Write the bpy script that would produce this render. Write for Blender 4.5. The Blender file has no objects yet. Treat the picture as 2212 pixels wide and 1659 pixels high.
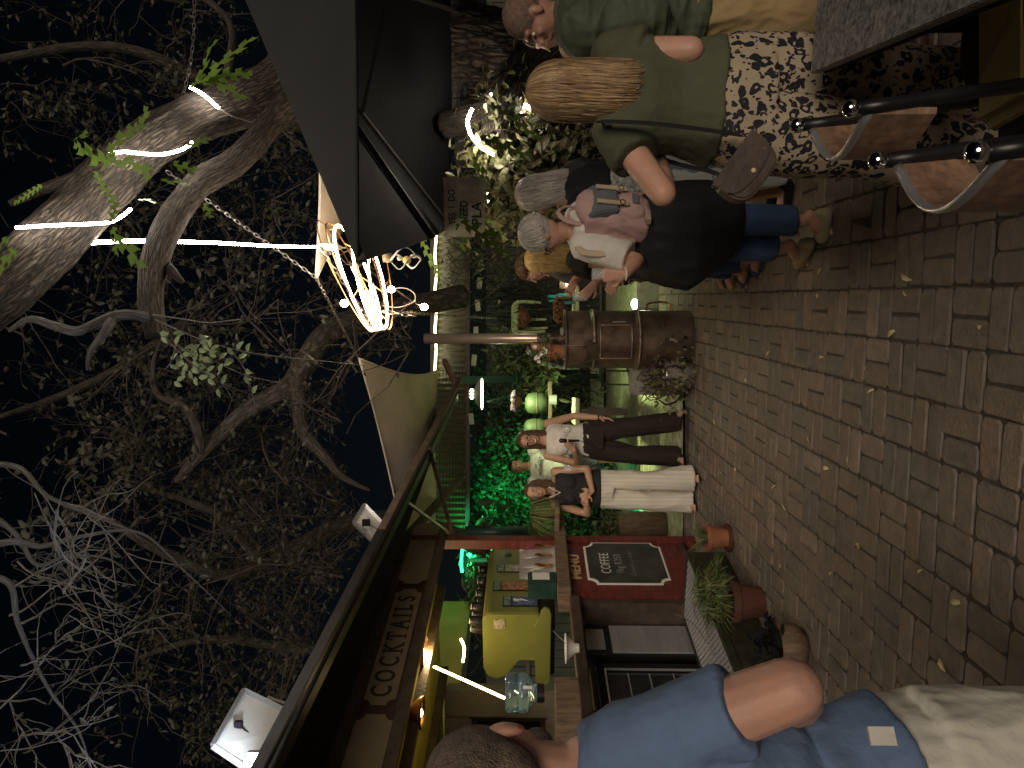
import bpy, bmesh, math, random
from math import sin, cos, pi, sqrt, radians as R
from mathutils import Vector as V, Matrix, noise
random.seed(11)
S = bpy.context.scene
COL = S.collection
# ---------------------------------------------------------------- camera (the photograph is turned on its side)
CAM = V((0, 0, 1.6)); PIT = R(1.26); FL = 1550.0
FW = V((0, cos(PIT), sin(PIT))); UP = V((0, -sin(PIT), cos(PIT))); RT = V((1, 0, 0))
cd = bpy.data.cameras.new('camera'); cam = bpy.data.objects.new('camera', cd); COL.objects.link(cam)
m = Matrix.Identity(4)
for i, c in enumerate((-UP, RT, -FW, CAM)):
    for k in range(3): m[k][i] = c[k]
cam.matrix_world = m
cd.sensor_width = 36; cd.lens = FL / 2212 * 36; cd.clip_end = 300; cd.clip_start = 0.05
S.camera = cam
def A(x, y, D):            # a point at distance D in front, seen at (x, y)
    d = FW + RT * ((829.5 - y) / FL) + UP * ((1106 - x) / FL)
    return CAM + d * (D / d.y)
def G(x, y, z=0.0):        # the point at height z seen at (x, y)
    d = FW + RT * ((829.5 - y) / FL) + UP * ((1106 - x) / FL)
    return CAM + d * ((z - CAM.z) / d.z)
# ---------------------------------------------------------------- night sky, dim warm glow, exposure
w = bpy.data.worlds.new('World'); S.world = w; w.use_nodes = True
nt = w.node_tree; bg = nt.nodes['Background']
sky = nt.nodes.new('ShaderNodeTexSky'); sky.sky_type = 'NISHITA'; sky.sun_disc = False
SUN_EL, SUN_AZ = R(22), R(172)
sky.sun_elevation = SUN_EL; sky.sun_rotation = SUN_AZ
nt.links.new(sky.outputs[0], bg.inputs[0]); bg.inputs[1].default_value = 0.0005
sl = bpy.data.lights.new('sun', 'SUN'); so = bpy.data.objects.new('sun', sl); COL.objects.link(so)
sl.energy = 1.18; sl.angle = R(30); sl.color = (1.0, 0.85, 0.68)
sd = V((sin(SUN_AZ) * cos(SUN_EL), cos(SUN_AZ) * cos(SUN_EL), sin(SUN_EL)))
so.rotation_euler = sd.to_track_quat('Z', 'Y').to_euler(); so.location = (0, -3, 6)
S.view_settings.view_transform = 'Standard'; S.view_settings.look = 'None'
S.view_settings.exposure = 0.42; S.view_settings.gamma = 1.0
try:
    S.cycles.use_denoising = True; S.cycles.max_bounces = 6; S.cycles.transparent_max_bounces = 12
    S.cycles.sample_clamp_indirect = 4
except Exception: pass

# ---------------------------------------------------------------- helpers
OFF = {}
def tag(o, label=None, cat=None, group=None, kind=None):
    if label: o['label'] = label
    if cat: o['category'] = cat
    if group: o['group'] = group
    if kind: o['kind'] = kind
    return o
def thing(name, label, cat, loc, group=None, rz=0, local=False):
    o = bpy.data.objects.new(name, None); COL.objects.link(o); o.empty_display_size = .1
    o.location = loc; o.rotation_euler = (0, 0, rz)
    OFF[o.name] = V((0, 0, 0)) if local else V(loc)
    return tag(o, label, cat, group)
def link(me, name, mat, parent=None, org=None, smooth=True):
    o = bpy.data.objects.new(name, me); COL.objects.link(o)
    if mat: me.materials.append(mat)
    if parent is not None:
        off = OFF[parent.name]; o.parent = parent
    else:
        if org is None:
            n = len(me.vertices); org = V((0, 0, 0))
            if n:
                xs = [v.co for v in me.vertices]
                org = V(((min(c.x for c in xs) + max(c.x for c in xs)) / 2, (min(c.y for c in xs) + max(c.y for c in xs)) / 2, min(c.z for c in xs)))
        off = V(org); o.location = off
    OFF[o.name] = off
    if off.length > 0: me.transform(Matrix.Translation(-off))
    if smooth: me.shade_smooth()
    return o
def frame(d, up=None):
    d = d.normalized(); up = up or V((0, 0, 1))
    if abs(d.dot(up)) > .98: up = V((0, 1, 0)) if abs(d.y) < .9 else V((1, 0, 0))
    s = d.cross(up).normalized(); return s, s.cross(d).normalized()
class MB:
    def __init__(s): s.v = []; s.f = []; s.uv = {}
    def add(s, vs, fs, uvs=None):
        b = len(s.v); s.v += [tuple(p) for p in vs]
        for i, f in enumerate(fs):
            if uvs: s.uv[len(s.f)] = uvs[i]
            s.f.append([k + b for k in f])
        return s
    def box(s, c, sz, M=None, uv=None):
        hx, hy, hz = sz[0] / 2, sz[1] / 2, sz[2] / 2; vs = []
        for z in (-hz, hz):
            for x, y in ((-hx, -hy), (hx, -hy), (hx, hy), (-hx, hy)):
                p = V((x, y, z)); p = (M @ p) if M else p; vs.append(V(c) + p)
        return s.add(vs, [(3, 2, 1, 0), (4, 5, 6, 7), (0, 1, 5, 4), (1, 2, 6, 5), (2, 3, 7, 6), (3, 0, 4, 7)], [[uv] * 4] * 6 if uv else None)
    def bar(s, a, b, w, h, up=None):
        a = V(a); b = V(b); sd, u = frame(b - a, up); vs = []
        for p in (a, b):
            for x, y in ((-1, -1), (1, -1), (1, 1), (-1, 1)): vs.append(p + sd * x * w / 2 + u * y * h / 2)
        L = (b - a).length
        q = [(0, 0), (1, 0), (1, L), (0, L)]
        return s.add(vs, [(3, 2, 1, 0), (4, 5, 6, 7), (0, 1, 5, 4), (1, 2, 6, 5), (2, 3, 7, 6), (3, 0, 4, 7)])
    def tube(s, P, rad, n=8, cap=True, u0=None, flat=1.0, up=None, rough=0, seed=0):
        P = [V(p) for p in P]; k = len(P)
        if not hasattr(rad, '__len__'): rad = [rad] * k
        sd, u = frame(P[1] - P[0], up); b = len(s.v); L = 0; vl = []
        for i in range(k):
            t = (P[min(i + 1, k - 1)] - P[max(i - 1, 0)])
            t = t.normalized() if t.length > 1e-9 else V((0, 0, 1))
            sd = (sd - t * sd.dot(t))
            sd = sd.normalized() if sd.length > 1e-6 else frame(t)[0]
            u = sd.cross(t).normalized()
            if i: L += (P[i] - P[i - 1]).length
            vl.append(L)
            for j in range(n):
                a = 2 * pi * j / n; r = rad[i]
                if rough:
                    q = V((cos(a) * 2.2, sin(a) * 2.2, L * 2.2 + seed)); r *= 1 + rough * noise.noise(q) + rough * .6 * noise.noise(q * 3.1)
                s.v.append(tuple(P[i] + sd * cos(a) * r + u * sin(a) * r * flat))
        for i in range(k - 1):
            for j in range(n):
                j2 = (j + 1) % n
                if u0 is None: s.uv[len(s.f)] = [(j / n, vl[i]), ((j + 1) / n, vl[i]), ((j + 1) / n, vl[i + 1]), (j / n, vl[i + 1])]
                else: s.uv[len(s.f)] = [(u0, vl[i]), (u0, vl[i]), (u0, vl[i + 1]), (u0, vl[i + 1])]
                s.f.append([b + i * n + j, b + i * n + j2, b + (i + 1) * n + j2, b + (i + 1) * n + j])
        if cap:
            s.f.append([b + j for j in range(n)][::-1]); s.f.append([b + (k - 1) * n + j for j in range(n)])
        return s
    def cap(s, a, ra, b, rb, n=12):     # tapered capsule
        a = V(a); b = V(b); d = b - a; L = d.length
        d = d.normalized() if L > 1e-6 else V((0, 0, 1)); P = []; r = []
        for q in (-.98, -.8, -.45): P.append(a + d * ra * q); r.append(ra * sqrt(1 - q * q))
        P.append(a); r.append(ra)
        if L > 1e-6: P.append(b); r.append(rb)
        for q in (.45, .8, .98): P.append(b + d * rb * q); r.append(rb * sqrt(1 - q * q))
        return s.tube(P, r, n)
    def ell(s, c, r, M=None, n=16, k=10):
        vs = []; fs = []
        for i in range(1, k):
            t = pi * i / k
            for j in range(n):
                a = 2 * pi * j / n; p = V((r[0] * sin(t) * cos(a), r[1] * sin(t) * sin(a), r[2] * cos(t)))
                p = V(c) + p
                vs.append(M @ p if M else p)
        for z in (r[2], -r[2]):
            p = V(c) + V((0, 0, z)); vs.append(M @ p if M else p)
        T = len(vs) - 2
        for i in range(k - 2):
            for j in range(n):
                j2 = (j + 1) % n; fs.append((i * n + j, (i + 1) * n + j, (i + 1) * n + j2, i * n + j2))
        for j in range(n):
            j2 = (j + 1) % n; fs.append((T, j, j2)); fs.append((T + 1, (k - 2) * n + j2, (k - 2) * n + j))
        return s.add(vs, fs)
    def loft(s, rings, cap=True):       # rings of equal vertex counts
        n = len(rings[0]); b = len(s.v)
        for r in rings: s.v += [tuple(p) for p in r]
        for i in range(len(rings) - 1):
            for j in range(n):
                j2 = (j + 1) % n
                s.uv[len(s.f)] = [(j / n, i), ((j + 1) / n, i), ((j + 1) / n, i + 1), (j / n, i + 1)]
                s.f.append([b + i * n + j, b + i * n + j2, b + (i + 1) * n + j2, b + (i + 1) * n + j])
        if cap: s.f.append([b + j for j in range(n)][::-1]); s.f.append([b + (len(rings) - 1) * n + j for j in range(n)])
        return s
    def lathe(s, c, prof, n=24, M=None, cap=False, j0=0, j1=None):
        c = V(c); rings = []
        for r, z in prof:
            rings.append([c + (M @ V((r * cos(2 * pi * j / n), r * sin(2 * pi * j / n), z)) if M else V((r * cos(2 * pi * j / n), r * sin(2 * pi * j / n), z))) for j in range(n)])
        return s.loft(rings, cap)
    def prism(s, poly, d):              # flat polygon extruded by vector d
        n = len(poly); P = [V(p) for p in poly]; d = V(d)
        vs = P + [p + d for p in P]
        return s.add(vs, [tuple(range(n))[::-1], tuple(range(n, 2 * n))] + [(i, (i + 1) % n, (i + 1) % n + n, i + n) for i in range(n)])
    def grid(s, fn, nu, nv):
        vs = [fn(i / nu, j / nv) for j in range(nv + 1) for i in range(nu + 1)]; fs = []; uv = []
        for j in range(nv):
            for i in range(nu):
                a = j * (nu + 1) + i; fs.append((a, a + 1, a + nu + 2, a + nu + 1))
                uv.append([(i / nu, j / nv), ((i + 1) / nu, j / nv), ((i + 1) / nu, (j + 1) / nv), (i / nu, (j + 1) / nv)])
        return s.add(vs, fs, uv)
    def leaf(s, p, d, up, L, W, bend=.2):
        d = d.normalized(); sd = d.cross(up)
        sd = sd.normalized() if sd.length > 1e-4 else V((1, 0, 0)); n = sd.cross(d)
        r = random.random()
        m1 = p + d * L * .35 - n * L * bend * .1; m2 = p + d * L * .75 - n * L * bend * .45; t = p + d * L - n * L * bend
        e = n * W * .12
        vs = [p, m1 + sd * W * .5 + e, m2 + sd * W * .38 + e, t, m2 - sd * W * .38 + e, m1 - sd * W * .5 + e, m1, m2]
        return s.add(vs, [(0, 1, 6), (0, 6, 5), (1, 2, 7, 6), (6, 7, 4, 5), (2, 3, 7), (7, 3, 4)], [[(r, 0)] * k for k in (3, 3, 4, 4, 3, 3)])
    def mesh(s, name='m'):
        me = bpy.data.meshes.new(name); me.from_pydata(s.v, [], s.f)
        if s.uv:
            ul = me.uv_layers.new(name='uv'); dat = ul.data
            for p in me.polygons:
                u = s.uv.get(p.index)
                if u:
                    for k, li in enumerate(p.loop_indices): dat[li].uv = u[k]
        me.update(); return me
    def build(s, name, mat, parent=None, org=None, smooth=False, bevel=0):
        me = s.mesh(name)
        if bevel:
            bm = bmesh.new(); bm.from_mesh(me)
            es = [e for e in bm.edges if len(e.link_faces) == 2 and e.calc_face_angle(0) > .5]
            bmesh.ops.bevel(bm, geom=es, offset=bevel, segments=2, affect='EDGES', clamp_overlap=True); bm.to_mesh(me); bm.free()
        return link(me, name, mat, parent, org, smooth)
def remesh(mb, vox, sm=4, fac=.6):
    me = mb.mesh('t'); o = bpy.data.objects.new('t', me); COL.objects.link(o)
    a = o.modifiers.new('r', 'REMESH'); a.mode = 'VOXEL'; a.voxel_size = vox; a.use_smooth_shade = True
    if sm:
        b = o.modifiers.new('s', 'SMOOTH'); b.iterations = sm; b.factor = fac
    dg = bpy.context.evaluated_depsgraph_get()
    m2 = bpy.data.meshes.new_from_object(o.evaluated_get(dg))
    bpy.data.objects.remove(o); bpy.data.meshes.remove(me)
    m2.materials.clear()
    return m2
def wrinkle(me, amp, sc=(9, 9, 4), seed=0, amp2=0):
    ns = [n.vector.copy() for n in me.vertex_normals]
    for v, n in zip(me.vertices, ns):
        c = v.co; q = V((c.x * sc[0] + seed, c.y * sc[1], c.z * sc[2]))
        h = 1 - abs(noise.noise(q)) * 2.4
        if amp2: h += amp2 / amp * (1 - 2.2 * abs(noise.noise(q * 2.7)))
        v.co = c + n * amp * h
    return me
def smooth_path(P, k=5):
    P = [V(p) for p in P]; out = []
    for i in range(len(P) - 1):
        p0 = P[max(i - 1, 0)]; p1 = P[i]; p2 = P[i + 1]; p3 = P[min(i + 2, len(P) - 1)]
        for j in range(k):
            t = j / k
            out.append(.5 * ((2 * p1) + (p2 - p0) * t + (2 * p0 - 5 * p1 + 4 * p2 - p3) * t * t + (3 * p1 - p0 - 3 * p2 + p3) * t ** 3))
    out.append(P[-1]); return out
def lerps(a, n):
    k = len(a); out = []
    for i in range(n):
        t = i / (n - 1) * (k - 1); j = min(int(t), k - 2); out.append(a[j] + (a[j + 1] - a[j]) * (t - j))
    return out

# ---------------------------------------------------------------- materials
MATS = {}
def mat(name, col, rough=.6, metal=0, nz=0, nsc=8, bump=0, bsc=30, uv=False, strch=(1, 1, 1), col2=None, emit=0, trans=0, alpha=1, coat=0, sss=0, spec=.5, ecol=None, sheen=0, uvmix=None, ior=1.45, musg=5):
    m = bpy.data.materials.new(name); m.use_nodes = True; nt = m.node_tree; N = nt.nodes; b = N['Principled BSDF']; Lk = nt.links.new
    b.inputs['Roughness'].default_value = rough; b.inputs['Metallic'].default_value = metal
    b.inputs['Specular IOR Level'].default_value = spec; b.inputs['IOR'].default_value = ior
    b.inputs['Base Color'].default_value = (*col, 1)
    if trans: b.inputs['Transmission Weight'].default_value = trans
    if alpha < 1: b.inputs['Alpha'].default_value = alpha
    if coat: b.inputs['Coat Weight'].default_value = coat
    if sheen: b.inputs['Sheen Weight'].default_value = sheen
    if sss:
        b.inputs['Subsurface Weight'].default_value = sss; b.inputs['Subsurface Radius'].default_value = (.012, .005, .003); b.inputs['Subsurface Scale'].default_value = 1
    if emit:
        b.inputs['Emission Color'].default_value = (*(ecol or col), 1); b.inputs['Emission Strength'].default_value = emit
    tc = N.new('ShaderNodeTexCoord'); mp = N.new('ShaderNodeMapping'); mp.inputs['Scale'].default_value = strch
    Lk(tc.outputs['UV' if uv else 'Object'], mp.inputs[0])
    if nz or col2:
        n = N.new('ShaderNodeTexNoise'); n.inputs['Scale'].default_value = nsc; n.inputs['Detail'].default_value = 6; n.inputs['Roughness'].default_value = .62
        Lk(mp.outputs[0], n.inputs[0])
        rp = N.new('ShaderNodeValToRGB'); e = rp.color_ramp.elements
        e[0].position = .34; e[1].position = .68
        c2 = col2 or tuple(min(1, c * (1 + nz)) for c in col); c1 = tuple(c * (1 - nz) for c in col)
        e[0].color = (*c1, 1); e[1].color = (*c2, 1)
        Lk(n.outputs['Fac'], rp.inputs[0]); out = rp.outputs[0]
        if uvmix:
            sx = N.new('ShaderNodeSeparateXYZ'); Lk(tc.outputs['UV'], sx.inputs[0])
            r2 = N.new('ShaderNodeValToRGB'); r2.color_ramp.interpolation = 'LINEAR'
            ee = r2.color_ramp.elements
            for i, c in enumerate(uvmix):
                if i < 2: ee[i].position = i / (len(uvmix) - 1) if i else 0; ee[i].color = (*c, 1)
                else: ee.new(i / (len(uvmix) - 1)).color = (*c, 1)
            if len(uvmix) > 2: ee[1].position = 1 / (len(uvmix) - 1)
            Lk(sx.outputs[0], r2.inputs[0])
            mx = N.new('ShaderNodeMix'); mx.data_type = 'RGBA'; mx.blend_type = 'MULTIPLY'; mx.inputs[0].default_value = 1
            Lk(r2.outputs[0], mx.inputs[6]); Lk(out, mx.inputs[7]); out = mx.outputs[2]
        Lk(out, b.inputs['Base Color'])
        mr = N.new('ShaderNodeMapRange'); mr.inputs[3].default_value = max(0, rough - .12); mr.inputs[4].default_value = min(1, rough + .12)
        Lk(n.outputs['Fac'], mr.inputs[0]); Lk(mr.outputs[0], b.inputs['Roughness'])
    if bump:
        n2 = N.new('ShaderNodeTexNoise'); n2.inputs['Scale'].default_value = bsc; n2.inputs['Detail'].default_value = 5
        Lk(mp.outputs[0], n2.inputs[0]); bp = N.new('ShaderNodeBump'); bp.inputs['Strength'].default_value = bump; bp.inputs['Distance'].default_value = .01
        Lk(n2.outputs['Fac'], bp.inputs['Height']); Lk(bp.outputs[0], b.inputs['Normal'])
    MATS[name] = m; return m
W3 = (1, 1, 1)
M_brick = mat('brick_paver', W3, .78, nz=.22, nsc=14, col2=(1.25, 1.2, 1.15), bump=.6, bsc=60, uvmix=[(.172, .145, .121), (.190, .157, .128), (.158, .136, .116), (.205, .163, .130), (.178, .150, .125), (.156, .142, .125), (.193, .158, .128), (.24, .20, .168)])
M_dirt = mat('joint_soil', (.07, .058, .045), .95, nz=.4, nsc=20, bump=.8, bsc=80)
M_lawn = mat('pale_gravel', (.42, .42, .24), .95, nz=.35, nsc=9, col2=(.62, .60, .40), bump=1, bsc=120)
M_ledt = mat('bright_led_rope', (1, .95, .9), emit=110, ecol=(1, .88, .72))
M_bark = mat('bark', (.10, .075, .055), .9, nz=.35, nsc=5, uv=True, strch=(5, 2.2, 1), col2=(.30, .235, .18), bump=1, bsc=7)
def bark_fix(m, sx, sy, dist, dk=(.05, .038, .028), lt=(.3, .23, .17)):
    nt = m.node_tree; N = nt.nodes; Lk = nt.links.new; b = N['Principled BSDF']
    tc = N.new('ShaderNodeTexCoord'); mp = N.new('ShaderNodeMapping'); mp.inputs['Scale'].default_value = (sx, sy, 1)
    nn = N.new('ShaderNodeTexNoise'); nn.inputs['Scale'].default_value = 1.3; nn.inputs['Detail'].default_value = 4
    Lk(tc.outputs['UV'], mp.inputs[0]); Lk(mp.outputs[0], nn.inputs[0])
    ad = N.new('ShaderNodeMix'); ad.data_type = 'RGBA'; ad.blend_type = 'LINEAR_LIGHT'; ad.inputs[0].default_value = .55
    Lk(mp.outputs[0], ad.inputs[6]); Lk(nn.outputs['Color'], ad.inputs[7])
    vo = N.new('ShaderNodeTexVoronoi'); vo.feature = 'DISTANCE_TO_EDGE'; vo.inputs['Scale'].default_value = 1
    Lk(ad.outputs[2], vo.inputs[0])
    n3 = N.new('ShaderNodeTexNoise'); n3.inputs['Scale'].default_value = 4; n3.inputs['Detail'].default_value = 8; n3.inputs['Roughness'].default_value = .7
    Lk(mp.outputs[0], n3.inputs[0])
    ma = N.new('ShaderNodeMath'); ma.operation = 'MULTIPLY_ADD'; ma.inputs[1].default_value = 1.6; Lk(vo.outputs[0], ma.inputs[0]); 
    m3 = N.new('ShaderNodeMath'); m3.operation = 'MULTIPLY'; m3.inputs[1].default_value = .55; Lk(n3.outputs['Fac'], m3.inputs[0]); Lk(m3.outputs[0], ma.inputs[2])
    rp = N.new('ShaderNodeValToRGB'); e = rp.color_ramp.elements; e[0].position = .22; e[1].position = .75; e[0].color = (*dk, 1); e[1].color = (*lt, 1)
    Lk(ma.outputs[0], rp.inputs[0]); Lk(rp.outputs[0], b.inputs['Base Color'])
    bp = N.new('ShaderNodeBump'); bp.inputs['Strength'].default_value = 1; bp.inputs['Distance'].default_value = dist
    Lk(ma.outputs[0], bp.inputs['Height']); Lk(bp.outputs[0], b.inputs['Normal'])
bark_fix(M_bark, 46, 7.5, .05, (.009, .007, .006), (.19, .15, .115))
M_bark2 = mat('pale_bark', (.2, .17, .14), .9); bark_fix(M_bark2, 14, 6, .008, (.020, .017, .014), (.10, .083, .068))
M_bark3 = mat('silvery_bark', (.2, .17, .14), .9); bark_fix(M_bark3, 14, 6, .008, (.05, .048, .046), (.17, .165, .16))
M_twig = mat('twig_bark', (.055, .044, .036), .85, nz=.4, nsc=12)
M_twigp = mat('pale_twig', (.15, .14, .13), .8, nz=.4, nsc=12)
G3 = [(.05, .075, .025), (.085, .115, .04), (.12, .13, .05), (.06, .10, .04)]
M_leaf = mat('leaf', W3, .5, nz=.2, nsc=20, col2=(1.2, 1.2, 1.1), uvmix=G3)
M_leafy = mat('olive_leaf', W3, .5, nz=.2, nsc=20, col2=(1.2, 1.2, 1.1), uvmix=[(.10, .10, .045), (.15, .14, .065), (.07, .085, .035), (.2, .17, .09)])
M_treeleaf = mat('dusky_leaf', W3, .6, nz=.2, nsc=20, uvmix=[(.042, .043, .026), (.06, .057, .034), (.03, .035, .02)])
M_cactus = mat('fishbone_leaf', (.16, .26, .05), .4, nz=.2, nsc=8)
M_grass = mat('blade_green', W3, .5, nz=.2, nsc=20, col2=(1.2, 1.2, 1.1), uvmix=[(.06, .11, .03), (.1, .15, .05), (.2, .2, .09), (.05, .09, .03)])
M_rust = mat('rusty_steel', (.085, .055, .042), .45, metal=.3, nz=.45, nsc=5, col2=(.20, .145, .105), bump=.25, bsc=25)
M_flue = mat('steel_flue', (.46, .36, .30), .32, metal=.6, nz=.2, nsc=3, strch=(1, 1, .2))
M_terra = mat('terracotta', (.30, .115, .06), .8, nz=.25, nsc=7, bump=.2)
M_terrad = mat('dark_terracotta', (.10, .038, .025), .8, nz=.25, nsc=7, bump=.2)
M_redd = mat('dark_maroon_wood', (.05, .014, .011), .5, nz=.4, nsc=6, bump=.15)
M_red = mat('red_stained_wood', (.13, .022, .02), .45, nz=.45, nsc=6, strch=(1, 1, 6), bump=.15)
M_chalk = mat('chalkboard', (.03, .032, .032), .8, nz=.3, nsc=5, col2=(.06, .062, .06))
M_white = mat('white_paint', (.78, .76, .70), .6, nz=.06)
M_gold = mat('gold_letters', (.6, .48, .28), .5)
M_wood = mat('weathered_timber', (.17, .115, .075), .7, nz=.4, nsc=7, strch=(6, 6, 1), bump=.4, bsc=30)
M_woodx = mat('timber_beam', (.09, .065, .048), .7, nz=.4, nsc=9, strch=(1, 1, 1), bump=.4, bsc=40)
M_woodd = mat('dark_timber', (.06, .04, .03), .6, nz=.4, nsc=8, bump=.3)
M_black = mat('black_paint', (.012, .012, .013), .38, nz=.2)
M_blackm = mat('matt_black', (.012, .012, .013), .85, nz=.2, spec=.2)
M_cream = mat('cream_board', (.27, .22, .14), .55, nz=.1, nsc=4)
M_signtx = mat('maroon_lettering', (.025, .01, .008), .6)
M_olive = mat('olive_yellow_board', (.32, .29, .06), .5, nz=.15, nsc=3)
M_yel = mat('yellow_ceiling', (.55, .46, .08), .5, nz=.15, nsc=3)
M_lime = mat('lime_enamel', (.23, .25, .07), .35, nz=.05, coat=.3)
M_steel = mat('brushed_steel', (.42, .43, .44), .35, metal=.5, nz=.15, nsc=2, strch=(1, 1, 8))
M_chrome = mat('chrome', (.85, .85, .85), .1, metal=1)
M_glass = mat('clear_glass', (.8, .85, .85), .04, alpha=.20, spec=.9)
M_dglass = mat('fridge_glass', (.02, .022, .025), .08, spec=.8)
M_blueg = mat('blue_bottle_plastic', (.55, .78, .9), .1, trans=.85)
M_copper = mat('copper_shade', (.55, .3, .13), .3, metal=1)
M_enam = mat('enamel_shade', (.45, .5, .4), .35)
M_led = mat('led_rope', (1, .93, .80), emit=22, ecol=(1, .80, .55))
M_leds = mat('dim_led_rope', (1, .93, .80), emit=4, ecol=(1, .86, .55))
M_ledw = mat('cool_led_rope', (1, .95, .9), emit=50, ecol=(1, .9, .78))
M_ledy = mat('warm_led_strip', (1, .9, .6), emit=16, ecol=(1, .72, .30))
M_bulb = mat('bulb_glow', (1, .8, .5), emit=60, ecol=(1, .66, .36))
M_diff = mat('lamp_diffuser', (1, 1, .9), emit=24, ecol=(.92, 1, .62))
M_diffs = mat('lamp_glow_slots', (1, 1, .9), emit=6, ecol=(.9, 1, .6))
M_green = mat('green_flood_glow', (.1, 1, .5), emit=6, ecol=(.02, 1, .35))
M_flood = mat('cool_flood_glow', (.8, .9, 1), emit=60, ecol=(.75, .87, 1))
M_warm = mat('warm_lamp_glow', (1, .8, .4), emit=30, ecol=(1, .68, .28))
M_candle = mat('candle_glow', (1, .6, .3), emit=9, ecol=(1, .5, .25))
M_chain = mat('galvanised_chain', (.45, .42, .38), .4, metal=.9)
M_wire = mat('black_wire', (.02, .02, .02), .5)
M_sail = mat('tan_shade_cloth', (.70, .61, .51), .85, nz=.12, nsc=3, bump=.15, bsc=90)
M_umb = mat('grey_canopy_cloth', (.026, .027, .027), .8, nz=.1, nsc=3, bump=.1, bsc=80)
M_wbeam = mat('umbrella_rib_metal', (.06, .055, .05), .5)
M_panel = mat('solar_backsheet', (.72, .70, .66), .5, nz=.04)
M_skirt = mat('dark_olive_paint', (.035, .036, .02), .5, nz=.3)
M_alu = mat('aluminium', (.65, .66, .68), .35, metal=.8)
M_conc = mat('concrete', (.24, .22, .19), .9, nz=.25, nsc=6, bump=.4)
M_plast = mat('grey_plaster', (.30, .27, .24), .9, nz=.2, nsc=5, bump=.6, bsc=12)
M_corr = mat('green_corrugated_sheet', (.10, .105, .04), .5, nz=.15, nsc=3)
M_fence = mat('dark_fence_boards', (.045, .045, .035), .8, nz=.4, nsc=6, strch=(1, 1, .2))
M_granite = mat('grey_granite', (.13, .13, .135), .35, nz=.5, nsc=70, col2=(.34, .34, .34), bump=.15, bsc=120)
M_curve = mat('varnished_wood', (.25, .15, .10), .4, nz=.4, nsc=6, strch=(1, 6, 6), coat=.2)
M_cush = mat('mustard_cushion', (.20, .16, .05), .6, nz=.15)
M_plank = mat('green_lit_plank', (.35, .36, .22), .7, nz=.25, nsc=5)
M_coir = mat('coir_liner', (.16, .08, .045), .95, nz=.5, nsc=30, bump=1, bsc=60)
M_petal = mat('white_petal', (.8, .72, .76), .6)
M_soil = mat('potting_soil', (.03, .022, .016), .95, bump=1)
# ---- skin, hair and cloth
def skin(n, c): return mat(n, c, .48, nz=.10, nsc=7, col2=(min(1, c[0] * 1.08), c[1] * 1.0, c[2] * .98), bump=.12, bsc=90, sss=.12)
K_a = skin('fair_skin', (.54, .34, .25)); K_b = skin('tan_skin', (.46, .28, .19)); K_c = skin('ruddy_skin', (.55, .32, .235)); K_d = skin('shaved_skin', (.36, .20, .15))
def hairm(n, cs): return mat(n, W3, .42, nz=.18, nsc=30, uvmix=cs, col2=(1.15, 1.15, 1.12), spec=.4)
H_blond = hairm('honey_hair', [(.24, .155, .08), (.38, .26, .14), (.17, .105, .055), (.47, .33, .18), (.30, .195, .10)])
H_gold = hairm('blonde_hair', [(.46, .31, .11), (.62, .45, .18), (.36, .23, .08)])
H_grey = hairm('silver_hair', [(.52, .47, .43), (.74, .70, .65), (.36, .32, .29), (.66, .60, .55)])
H_brown = hairm('brown_hair', [(.07, .035, .02), (.12, .065, .035), (.045, .025, .015)])
H_dark = hairm('dark_hair', [(.02, .014, .01), (.035, .022, .016)])
H_buzz = mat('cropped_hair', (.16, .12, .09), .8, nz=.4, nsc=60, bump=.8, bsc=220)
H_buzzd = mat('shaved_hair', (.15, .095, .07), .8, nz=.4, nsc=60, bump=.5, bsc=220)
def cloth(n, c, r=.85, nz=.16, bsc=24, bump=.5, **k): return mat(n, c, r, nz=nz, nsc=5, bump=bump, bsc=bsc, **k)
C_blue = cloth('blue_jersey', (.14, .215, .37)); C_cream = cloth('cream_cotton', (.62, .60, .53), nz=.05); C_olive = cloth('olive_jersey', (.075, .082, .048))
C_puff = cloth('green_padded_nylon', (.06, .075, .045), .75, bump=.25); C_khaki = cloth('khaki_twill', (.33, .235, .115)); C_black = cloth('black_cotton', (.012, .013, .016), .8)
C_white = cloth('white_cotton', (.62, .59, .54)); C_jeans = cloth('blue_denim', (.045, .085, .19), nz=.3); C_brown = cloth('dark_brown_cotton', (.022, .014, .012))
C_pink = cloth('pink_canvas', (.46, .30, .285)); C_slate = cloth('slate_canvas', (.12, .14, .16)); C_beige = cloth('beige_webbing', (.48, .38, .26)); C_tan = cloth('tan_shirt_cotton', (.42, .27, .17))
C_grey = cloth('grey_cotton', (.10, .10, .11)); C_suede = cloth('sand_suede', (.33, .28, .17)); C_leather = mat('brown_leather', (.05, .03, .02), .45, nz=.3, nsc=12, bump=.2); C_fur = mat('grey_fur', (.30, .32, .30), .95, nz=.5, nsc=35, bump=1, bsc=90)
C_plaid = cloth('ribbed_grey_cloth', (.16, .16, .15))
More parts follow.
